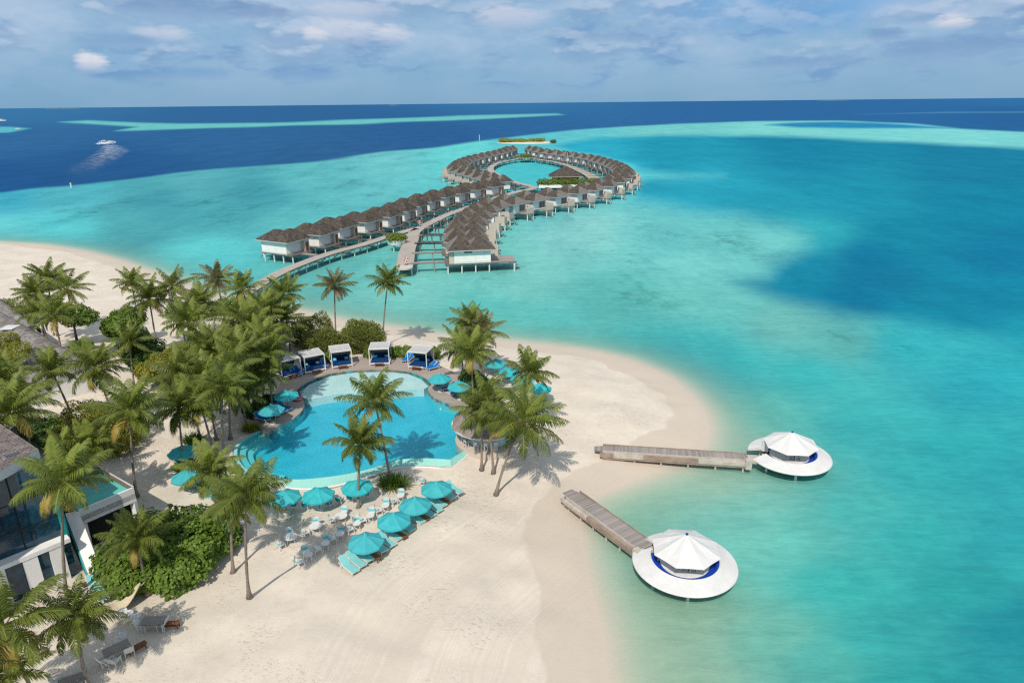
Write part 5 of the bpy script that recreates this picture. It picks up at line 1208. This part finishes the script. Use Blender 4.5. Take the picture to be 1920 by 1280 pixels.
def table_proto(r, rnd=True):
    t = thing('round_table' if rnd else 'square_table', '', 'table', (0, 0, 0), 0, 'white dining tables on the sand')
    (MB().lathe([(.01, .74), (r, .74), (r, .70), (.01, .70)], 26) if rnd else MB().lathe([(.01, .74), (r, .74), (r, .70), (.01, .70)], 12)).build('top', M['white'], t)
    for k in range(4): a = .78+k*1.571; MB().tube([(math.cos(a)*r*.85, math.sin(a)*r*.85, 0), (math.cos(a)*r*.72, math.sin(a)*r*.72, .7)], [.02, .03], 6).build('leg', M['white'], t)
    return t
RTB, STB = Proto(table_proto(.55)), Proto(table_proto(.36, False))
TB = [(305, 728, RTB, 'big round white table at the edge of the leaning palm shadow', [(218, 755), (296, 668)], 'round table nearest the leaning palm'), (518, 632, RTB, 'big round white table in the middle of the frond shadow', [(428, 650), (516, 578)], 'round table in the frond shadow'), (735, 545, RTB, 'big round white table in the sun near the palm trunk', [(655, 545), (756, 480)], 'sunlit round table'),
    (457, 880, STB, 'small white table at the near left end of the dining rows', [(375, 905), (432, 822)], 'near left small table'), (600, 783, STB, 'small white table second from the near left', [(528, 795), (604, 728)], 'second small table'), (726, 703, STB, 'small white table left of the nearest parasol', [(658, 703), (732, 650)], 'small table left of the nearest parasol'),
    (868, 612, STB, 'small white table tucked behind the nearest parasol', [(805, 622), (866, 566)], 'small table behind the nearest parasol'), (984, 545, STB, 'small white table left of the second parasol', [(918, 545), (992, 490)], 'small table left of the second parasol'), (1112, 458, STB, 'small white table tucked behind the second parasol', [(1048, 462), (1116, 412)], 'small table behind the second parasol'), (1240, 372, STB, 'small white table behind the third parasol', [(1180, 382), (1246, 330)], 'small table behind the third parasol')]
for x, y, pr, lb, chs, nm in TB:
    pt_ = G(*Z8(x, y)); pr.put(pt_, .3, lb)
    for k, (cx, cy) in enumerate(chs):
        p = G(*Z8(cx, cy+18)); o_ = DC.put(p, math.atan2(pt_.y-p.y, pt_.x-p.x), f'white padded dining chair {"left of" if k == 0 else "behind"} the {nm}'); o_.scale = (1.2,)*3
DC.put(G(*Z8(1430, 225)), 1.2, 'white dining chair left of the farthest sand row parasol')

# ------------------------------------------------------------------ bar and huts with round roofs
def round_roof(mb, R, ze, za, n=40, k=9, bulge=.12, wob=.03, seed=1):
    rr = random.Random(seed); prev = None; ph = rr.uniform(0, 6)
    for j in range(k+1):
        f = j/k; r = R*(1-f)+.02; z = ze+(za-ze)*(f+bulge*math.sin(math.pi*f)); row = []
        for q in range(n):
            a = 2*math.pi*q/n; w_ = 1+wob*math.sin(a*9+ph+j)*(.5+.5*rr.random())*(1-f); row.append((math.cos(a)*r*w_, math.sin(a)*r*w_, z-(.08*rr.random() if j == 0 else 0)))
        if prev:
            for q in range(n): mb.quad(prev[q], prev[(q+1) % n], row[(q+1) % n], row[q])
        prev = row
    return mb
bp_ = at(915, 792, 3.5)
bar = thing('pool_bar', 'round pool bar under a broad thatched roof at the right end of the pool', 'bar', (bp_.x, bp_.y, 0))
rf = round_roof(MB(), 3.9, 3.55, 5.5, 48, 10, .10, .03, 3).build('roof', M['thatch'], bar, True)
MB().lathe([(3.7, 3.36), (3.92, 3.36), (3.92, 3.5), (3.7, 3.5)], 48).build('roof_edge', M['white'], rf)
MB().lathe([(.01, 3.34), (3.7, 3.34)], 40).build('ceiling', M['pierside'], bar)
MB().lathe([(.01, 1.62), (3.6, 1.62), (3.6, .8), (.01, .8)], 44).build('floor', M['beigewall'], bar)
MB().lathe([(2.25, 1.63), (2.3, 2.6), (2.2, 2.6), (2.15, 1.63)], 40).build('counter_front', M['tilepale'], bar); MB().lathe([(1.95, 2.62), (2.6, 2.62), (2.6, 2.7), (1.95, 2.7), (1.95, 2.62)], 40).build('counter_top', M['white'], bar)
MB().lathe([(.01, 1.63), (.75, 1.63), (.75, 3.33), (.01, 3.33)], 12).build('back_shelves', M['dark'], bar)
for k in range(8): a = .3+k*math.pi/4; MB().tube([(math.cos(a)*2.95, math.sin(a)*2.95, 1.63), (math.cos(a)*2.95, math.sin(a)*2.95, 3.36)], .09, 8).build('column', M['stilt'], bar)
def stool_proto():
    t = thing('bar_stool', '', 'bar stool', (0, 0, 0), 0, 'white stools at the pool bar')
    for x in (-.17, .17):
        for y in (-.17, .17): MB().box(x-.02, x+.02, y-.02, y+.02, 0, .74).build('leg', M['white'], t)
    MB().box(-.2, .2, -.2, .2, .74, .79).build('seat', M['white'], t); MB().box(-.2, -.16, -.19, .19, .84, 1.1).build('backrest', M['white'], t); return t
ST = Proto(stool_proto())
for k, (a, lb) in enumerate([(-1.95, 'white bar stool left of the straight palm trunk'), (-1.62, 'white bar stool just behind the straight palm trunk'), (-1.3, 'white bar stool right of the straight palm trunk'), (-2.4, 'white bar stool nearest the pool corner')]):
    ST.put((bp_.x+math.cos(a)*3.1, bp_.y+math.sin(a)*3.1, 1.625), a+math.pi, lb)
def hut(label, px, R, ze, za, seed):
    b = G(*px); t = thing('thatched_hut', label, 'hut', b)
    rf = round_roof(MB(), R, ze, za, 40, 8, .06, .03, seed).build('roof', M['thatch'], t, True); MB().lathe([(R*.93, ze-.12), (R*.99, ze-.12), (R*.99, ze), (R*.93, ze)], 36).build('roof_edge', M['fascia'], rf)
    for k in range(6): a = .5+k*math.pi/3; MB().tube([(math.cos(a)*R*.8, math.sin(a)*R*.8, 0), (math.cos(a)*R*.8, math.sin(a)*R*.8, ze)], .08, 7).build('post', M['stilt'], t)
    MB().lathe([(.01, .05), (R*.9, .05), (R*.9, -.3), (.01, -.3)], 30).build('floor', M['beigewall'], t)
    MB().lathe([(.01, .06), (R*.35, .06), (R*.35, 1.05), (.01, 1.05)], 16).build('counter', M['brownwood'], t)
hut('round thatched hut among the palms behind the left cabanas', (512, 668), 3.2, 2.6, 4.4, 5); hut('grey thatched roof peeping through the fronds below the jetty', (490, 628), 2.8, 3., 4.6, 8)
# ------------------------------------------------------------------ long grey roofs, upper left
def barrel(name, label, pa, pb, z, ext, prof, mt):
    a, b = at(*pa, z), at(*pb, z); u = Vector((a.x-b.x, a.y-b.y, 0)); L = u.length+ext; u.normalize(); v = Vector((u.y, -u.x, 0))
    if v.y > 0: v = -v                                       # v points down the front slope, towards the camera
    t = thing(name, label, 'building', (b.x, b.y, 0)); r = MB(); s = 0; S = [0]
    for p, q in zip(prof[:-1], prof[1:]): s += math.dist(p, q); S.append(s)
    for i in range(len(prof)-1):
        (d0, z0), (d1, z1) = prof[i], prof[i+1]
        for k in range(8):
            l0, l1 = L*k/8, L*(k+1)/8; P = lambda l, d, zz: (u.x*l+v.x*d, u.y*l+v.y*d, zz)
            r.quv([P(l0, d0, z0), P(l0, d1, z1), P(l1, d1, z1), P(l1, d0, z0)], ((l0, S[i]), (l0, S[i+1]), (l1, S[i+1]), (l1, S[i])))
    r.build('roof', M[mt], t)
    w_ = MB(); P = lambda l, d, zz: (u.x*l+v.x*d, u.y*l+v.y*d, zz); d0, d1 = prof[0][0]+.6, prof[-1][0]-.6
    pts = [(d0, .5)]+[(min(max(d, d0), d1), zz-.06) for d, zz in prof]+[(d1, .5)]
    w_.quad(*[P(.35, d, zz) for d, zz in pts]); w_.quad(P(.35, d1, .5), P(L, d1, .5), P(L, d1, prof[-1][1]-.05), P(.35, d1, prof[-1][1]-.05)); w_.quad(P(.35, d0, .5), P(L, d0, .5), P(L, d0, prof[0][1]-.05), P(.35, d0, prof[0][1]-.05)); w_.build('wall', M['whitewall'], t)
    g = MB(); g.tube([P(0, prof[0][0], prof[0][1]-.08), P(L, prof[0][0], prof[0][1]-.08)], .1, 6); g.build('gutter', M['fascia'], t)
    return t, P
def arc(n, back, front, zt): return [(-back*math.cos(math.pi/2*i/4), zt-1.6+1.6*math.sin(math.pi/2*i/4)) for i in range(4)]+[(front*f, zt-2.9*f**1.25) for f in (0, .1, .25, .45, .7, 1.)]
b1, PF = barrel('long_house', 'long curved grey shingle roof running into the palms at the left', (20, 604), (158, 683), 5.6, 26, arc(8, 1.8, 8.5, 5.6), 'roofgrey')
MB().box(-1, 1, -1, 1, 0, .1).build('skylight', M['white'], b1).location = Vector(PF(25.5, .9, 5.55))
barrel('long_house', 'second grey shingle roof end behind the long curved roof', (0, 567), (58, 610), 5.4, 26, arc(8, 1.2, 4.5, 5.4), 'roofgrey')
# ------------------------------------------------------------------ glass restaurant, lower left
RZ = 11.6
A_, Bq, Cq = at(72, 842, RZ), at(0, 797, RZ), at(0, 882, RZ)
ub, uc = (Bq-A_).normalized(), (Cq-A_).normalized()
rs = thing('restaurant', 'glass fronted restaurant with brown shingle roof and white trim at the left edge', 'building', (A_.x, A_.y, 0))
def L3(p, z=None): return (p.x-A_.x, p.y-A_.y, p.z if z is None else z)
r = MB(); P0, P1, P2, P3_ = A_, A_+ub*30, A_+ub*30+uc*24, A_+uc*24
r.quv([L3(P0, RZ+.02), L3(P1, RZ+.8), L3(P2, RZ+.8), L3(P3_, RZ+.02)][::-1], ((24, 0), (24, 30), (0, 30), (0, 0))); ro = r.build('roof', M['roofbrown'], rs)
f = MB()
poly = [(p.x-A_.x, p.y-A_.y) for p in (P0, P1, P2, P3_)]
f.prism(poly, RZ-.75, [RZ, RZ+.78, RZ+.78, RZ]); f.build('fascia', M['white'], ro)
mz = lambda s_: RZ+.03+.78*s_/30
for k, (s_, c_, wd, hh) in enumerate([(1.6, 2.4, 2.2, .8), (.8, 1.2, 1., .5), (3.6, 3.4, 1.8, .7)]):
    sk = MB()
    for q in range(5):
        a = A_+ub*(s_+.1*q)+uc*(c_+q*wd/5); b = a+uc*(wd/5-.06); c2 = b+ub*hh; d = a+ub*hh; sk.quad(*[L3(p, mz(s_+.1*q+(hh if i > 1 else 0))+.02) for i, p in enumerate((a, b, c2, d))])
    sk.build('skylight', M['glassblue'], ro)
gi, go_ = 1.0, .9
# lower wing in front: white band, columns and glass
E0, E1 = at(131, 1008, 4.6), at(0, 1062, 4.6); uw = (E1-E0).normalized(); nb = Vector((-uw.y, uw.x, 0)); nb = nb if nb.y > 0 else -nb
dp = .9
MB().prism([L3(p)[:2] for p in (E0, E0+uw*24, E0+uw*24+nb*dp, E0+nb*dp)], 4.25, 4.6).build('wing_roof', M['whitewall'], rs)
fz = nb*.35
MB().quad(L3(E0+fz, 1.), L3(E0+uw*24+fz, 1.), L3(E0+uw*24+fz, 4.24), L3(E0+fz, 4.24)).build('window', M['glassblue'], rs)
xw = lambda px: (at(px, 1008+(131-px)*.41, 4.6)-E0).dot(uw)
for x0, x1 in ((90, 116), (40, 68), (-22, 6), (-80, -52)):
    a, b = E0+uw*xw(x1), E0+uw*xw(x0); MB().prism([L3(p)[:2] for p in (a+nb*.05, b+nb*.05, b+nb*.32, a+nb*.32)], 1., 4.24).build('column', M['whitewall'], rs)
MB().prism([L3(p)[:2] for p in (E0-nb*3.2-uw*.6, E0+uw*24-nb*3.2, E0+uw*24+nb*dp, E0+nb*dp-uw*.6)], .4, 1.12).build('terrace', M['beigewall'], rs)
g0_, g1_ = E0+nb*.9, E0+uw*24+nb*.9; T0, T1 = (Vector((p.x, p.y, RZ)) for p in (g0_, g1_))
MB().quad(L3(g0_, 4.2), L3(g1_, 4.2), L3(T1, RZ-.76), L3(T0, RZ-.76)).build('window', M['glassblue'], rs)
s0, s1 = g0_+nb*16, T0+ub*16
MB().quad(L3(s0, .8), L3(g0_, .8), L3(T0, RZ-.76), L3(s1, RZ-.76)).build('window', M['glass'], rs)
fm = MB()
for k in range(10): fm.bar(L3(g0_.lerp(g1_, k/9), 4.2), L3(T0.lerp(T1, k/9), RZ-.76), .06)
for h_ in (.33, .66): fm.bar(Vector(L3(g0_, 4.2)).lerp(Vector(L3(T0, RZ-.76)), h_), Vector(L3(g1_, 4.2)).lerp(Vector(L3(T1, RZ-.76)), h_), .05)
fm.build('frame', M['black'], rs)
MB().tube([L3(g0_, 4.2), L3(T0, RZ-.76)], .22, 6).build('corner_post', M['teal'], rs)
# slanting wing wall, teal outside and white on top
W0, W1 = at(122, 962, 5.2), at(167, 1080, 1.3); wv = Vector((1, .35, 0)).normalized()*.95
MB().prism([L3(p)[:2] for p in (W0, W1, W1+wv, W0+wv)], [3.6, .5, .5, 3.6], [5.2, 1.3, 1.3, 5.2]).build('stair_wall', M['whitewall'], rs)
MB().prism([L3(p)[:2] for p in (W0-wv*.12, W1-wv*.12, W1-wv*.004, W0-wv*.004)], [2.4, .5, .5, 2.4], [5.12, 1.25, 1.25, 5.12]).build('stair_panel', M['teal'], rs)
# upper terrace with a plunge pool
TP = [at(x, y, 4.4) for x, y in ((150, 968), (253, 924), (180, 882), (92, 915))]
MB().prism([L3(p)[:2] for p in TP], 3.9, 4.38).build('upper_terrace', M['whitewall'], rs)
cen_ = (TP[0]+TP[1]+TP[2]+TP[3])/4; q4 = [cen_+(p-cen_)*.93 for p in TP]
MB().quad(*[L3(p, 4.6) for p in q4]).build('plunge_pool', M['tealfloor'], rs)
for i, j, h_, mt in ((0, 1, 4.95, 'whitewall'), (1, 2, 5.0, 'brick'), (2, 3, 4.9, 'whitewall')):
    a, b = TP[i], TP[j]; a2, b2 = cen_+(a-cen_)*.95, cen_+(b-cen_)*.95; pw = MB().prism([L3(p)[:2] for p in (a, b, b2, a2)], 3.6, h_).build('parapet', M[mt], rs)
    if mt == 'brick': MB().prism([L3(p)[:2] for p in (a, b, cen_+(b-cen_)*.97, cen_+(a-cen_)*.97)], h_+.003, h_+.1).build('coping', M['white'], pw)
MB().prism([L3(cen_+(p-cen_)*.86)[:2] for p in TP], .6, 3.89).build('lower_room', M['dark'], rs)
for p in TP: q = cen_+(p-cen_)*.92; MB().prism([(q.x-A_.x+dx*.2, q.y-A_.y+dy*.2) for dx, dy in ((-1, -1), (1, -1), (1, 1), (-1, 1))], .6, 3.9).build('column', M['whitewall'], rs)
# ------------------------------------------------------------------ furniture at the lower left
WCH = Proto(chair_proto('white')); 
def wtable(label, px, rz, mt='brownwood'):
    t = thing('dining_table', label, 'table', G(*px), rz, 'slatted dining tables on the lower left sand')
    MB().box(-.8, .8, -.45, .45, .70, .75).build('top', M[mt], t)
    for x in (-.72, .72):
        for y in (-.38, .38): MB().box(x-.03, x+.03, y-.03, y+.03, 0, .70).build('leg', M['white'], t)
wtable('grey slatted dining table between white chairs by the thicket', (291, 1178), .05, 'deckgrey'); wtable('grey slatted dining table under the yellowing palm frond', (222, 1230), .75, 'deckgrey'); wtable('grey dining table at the bottom edge beside the palm foot', (140, 1290), .5, 'deckgrey')
for px, rz, lb in [((270, 1182), 0., 'white chair left of the grey table by the thicket'), ((306, 1178), 3.1, 'white chair right of the grey table by the thicket'), ((197, 1246), .9, 'white chair at the near left end of the frond shaded table'), ((217, 1248), 1.4, 'white chair in front of the frond shaded table'), ((244, 1228), 2.2, 'white chair at the right end of the frond shaded table'), ((226, 1212), -1.7, 'white chair behind the frond shaded table'), ((80, 1228), .4, 'white chair half hidden by the corner palm fronds'), ((112, 1286), .6, 'white chair cut by the bottom edge')]:
    o = WCH.put(G(*px), rz, lb); o['group'] = 'white chairs on the lower left sand'
for px, rz, lb in [((321, 1176), .1, 'brown low table right of the white chairs by the thicket'), ((258, 1220), .8, 'brown low table right of the frond shaded table')]: BEN.put(G(*px), rz, lb)
for px, lb in [((232, 1160), 'left of three small pale tables under the thicket edge'), ((244, 1164), 'middle of three small pale tables under the thicket edge'), ((258, 1169), 'right of three small pale tables under the thicket edge')]: STB.put(G(*px), .2, lb)
h0, h1 = at(182, 1142, 1.6), at(264, 1098, 2.2); hm = MB(); N = 14; hv = (h1-h0); hn = Vector((-hv.y, hv.x, 0)).normalized()
for i in range(N):
    rows = []
    for s_ in (i/N, (i+1)/N):
        p = h0.lerp(h1, s_)+Vector((0, 0, -1.0*math.sin(math.pi*s_)**1.2)); wd = .12+.75*math.sin(math.pi*min(1, max(0, s_)))**.8
        rows.append([p+hn*wd*(k/4-.5)*1.3+Vector((0, 0, .28*(2*k/4-1)**2)) for k in range(5)])
    for k in range(4): hm.quad(rows[0][k], rows[1][k], rows[1][k+1], rows[0][k+1])
hk = thing('hammock', 'cream canvas hammock slung from the curved palm towards the glass front', 'hammock', (h0.x, h0.y, 0))
o = hm.build('cloth', M['hessian'], hk, True); o.location = (-h0.x, -h0.y, 0); MB().bar(h1-h0+Vector((0, 0, h0.z)), h1-h0+Vector((.5, .8, h0.z+.4)), .03).build('rope', M['hessian'], hk); MB().tube([(0, 0, -.1), (0, 0, h0.z)], .05, 6).build('post', M['bark'], hk)
fl = at(558, 750, DK); ft = thing('pool_float', 'pink bird shaped pool float at the corner of the left deck', 'pool float', (fl.x, fl.y, DK))
MB().tube([(math.cos(a)*.42, math.sin(a)*.36, .18) for a in np.linspace(0, 2*math.pi, 25)], .17, 10, False).build('ring', M['coral'], ft, True)
nk = MB().tube([(.4, 0, .25), (.62, 0, .6), (.5, 0, .95), (.55, 0, 1.15), (.72, 0, 1.12)], [.12, .09, .08, .1, .07], 8).build('neck', M['coral'], ft, True); MB().tube([(.76, 0, 1.12), (.9, 0, 1.0)], [.05, .02], 6).build('beak', M['black'], nk)
# ------------------------------------------------------------------ out at sea
def boat(label, px, L, rz):
    p = at(*px, 0); t = thing('motor_boat', label, 'boat', (p.x, p.y, .1), rz, 'boats on the open sea'); h = MB(); W_ = L*.16
    pl = [(-L/2, -W_), (L*.15, -W_), (L*.42, -W_*.5), (L/2, 0), (L*.42, W_*.5), (L*.15, W_), (-L/2, W_)]
    h.prism(pl, -.3, [L*.10]*2+[L*.13, L*.14, L*.13]+[L*.10]*2); h.build('hull', M['white'], t)
    MB().prism([(-L*.2, -W_*.7), (L*.16, -W_*.7), (L*.16, W_*.7), (-L*.2, W_*.7)], L*.101, L*.2).build('cabin', M['whitewall'], t)
    MB().box(-L*.16, L*.165, -W_*.72, W_*.72, L*.14, L*.17).build('window', M['glass'], t); MB().box(-L*.24, L*.18, -W_*.78, W_*.78, L*.203, L*.22).build('roof', M['white'], t); return p
bw = boat('white motor boat speeding away over the navy sea with spray', (206, 269), 8, 1.75)
boat('white boat cut by the left picture edge on the far sea', (3, 227), 26, .1); boat('tiny white boat at the tip of the small left reef', (34, 242), 9, .6)
fm_ = leaf_cloud(900, [(bw.x+1.5, bw.y-12, .7, 7, 8, 1.1), (bw.x-3, bw.y-6, 1.4, 3., 6, 2.2), (bw.x+5, bw.y-6, 1.2, 3.5, 7, 2.)], 1700, .38, 'foam', name='boat_wake'); tag(fm_, kind='stuff')
def foam_trail():
    m, t, out = mat('foam_streaks'); pos = t.n('ShaderNodeNewGeometry').outputs['Position']
    a = t.math('MULTIPLY', t.ramp(t.noise(t.map(pos, (1, .4, 1)), .25, 5., .7), .40, .75), t.attr('fade').outputs['Fac'])
    d = t.n('ShaderNodeBsdfDiffuse', {0: (.75, .8, .84, 1)}); t.l.new(t.n('ShaderNodeMixShader', {0: a, 1: t.n('ShaderNodeBsdfTransparent'), 2: d}).outputs[0], out.inputs[0])
    pts = [at(x, y, .06) for x, y in ((207, 272), (212, 282), (200, 292), (182, 303), (160, 316), (140, 330))]; P = catmull(pts, 6); V = []; fa = []
    for i, p in enumerate(P):
        s_ = i/(len(P)-1); w_ = 7+10*math.sin(min(1, s_*4)*math.pi/2)-6*s_
        for k, e in ((-1, 0.), (-.4, 1.), (.4, 1.), (1, 0.)): V.append((p.x+w_*k, p.y, .06)); fa.append(e*max(0, (1-s_)**1.3)*.9)
    Fq = [(i*4+k, i*4+k+1, i*4+k+5, i*4+k+4) for i in range(len(P)-1) for k in range(3)]
    tag(npmesh('boat_wake', V, Fq, m, {'fade': fa}), kind='stuff')
foam_trail()
def marker(label, px, h_):
    p = at(*px, 0); t = thing('channel_marker', label, 'marker post', (p.x, p.y, 0), 0, 'channel marker posts at the reef edge'); MB().tube([(0, 0, -2), (0, 0, h_)], .32, 8).build('post', M['white'], t); MB().tube([(0, 0, h_), (0, 0, h_+.5)], .45, 8).build('cap', M['black'], t)
marker('white channel marker post at the left reef edge', (134, 352), 2.6); marker('white channel marker post near the small islet', (899, 264), 6.)
i0, i1 = at(932, 267.5, 0), at(1044, 268.5, 0); ic = (i0+i1)/2; il = (i1-i0).length/2
sb = MB(); pv_ = []
for r_, z_ in ((1., -.2), (.9, .25), (.6, .7), (.2, .8)): pv_.append([(ic.x+math.cos(a)*il*r_, ic.y+math.sin(a)*17*r_+4*math.sin(a*2+1), z_) for a in np.linspace(0, 2*math.pi, 41)[:-1]])
for a, b in zip(pv_[:-1], pv_[1:]):
    for k in range(40): sb.quad(a[k], a[(k+1) % 40], b[(k+1) % 40], b[k])
sb.quad(*pv_[-1]); M['sandbar'] = pbr('sandbar_sand', (.62, .55, .45), .9, .08, .1, .1); tag(sb.build('sandbank', M['sandbar']), kind='structure')
rr = random.Random(5)
tag(leaf_cloud(901, [(ic.x-il*.78+k*il*1.28/13, ic.y+6+rr.uniform(-2, 3), 1.4+rr.uniform(0, .8), 3.6, 6, rr.uniform(1.2, 2.2)) for k in range(14)], 9000, .6, 'sprayleaf', name='islet_shrubbery'), kind='stuff')
ks = at(1037, 268, .5); kk_ = thing('shrub', 'single dark shrub at the right end of the sandbank islet', 'shrub', (ks.x, ks.y, .5)); leaf_cloud(902, [(0, 0, 1.2, 2.8, 2.6, 1.6)], 600, .5, 'darkleaf', parent=kk_)
M['isle'] = pbr('hazy_island', (.10, .22, .30), 1., .2, .01, 0)  # blue haze of distance is mixed into the island colour
for px, wd, hh in ((112, 205, 34), (738, 60, 26), (1560, 190, 20)):
    dist = 17000; p = aty(px, 200, dist); mb = MB(); rr = random.Random(px); top = [(p.x+(k/20-.5)*wd*4, hh*(math.sin(math.pi*k/20)**.35)*rr.uniform(.7, 1)) for k in range(21)]
    for (x0, z0), (x1, z1) in zip(top[:-1], top[1:]): mb.quad((x0, dist, -2), (x1, dist, -2), (x1, dist, z1), (x0, dist, z0)); mb.quad((x0, dist, z0), (x1, dist, z1), (x1, dist+150, -2), (x0, dist+150, -2))
    tag(mb.build('distant_island', M['isle']), kind='structure')
# ------------------------------------------------------------------ picture settings
sc.view_settings.view_transform = 'Standard'; sc.view_settings.look = 'None'; sc.view_settings.exposure = 0; sc.view_settings.gamma = 1
sc.cycles.use_denoising = False; sc.cycles.pixel_filter_type = 'BLACKMAN_HARRIS'; sc.cycles.filter_width = 1.3; sc.cycles.max_bounces = 8; sc.cycles.transparent_max_bounces = 12; sc.cycles.diffuse_bounces = 3; sc.cycles.glossy_bounces = 2
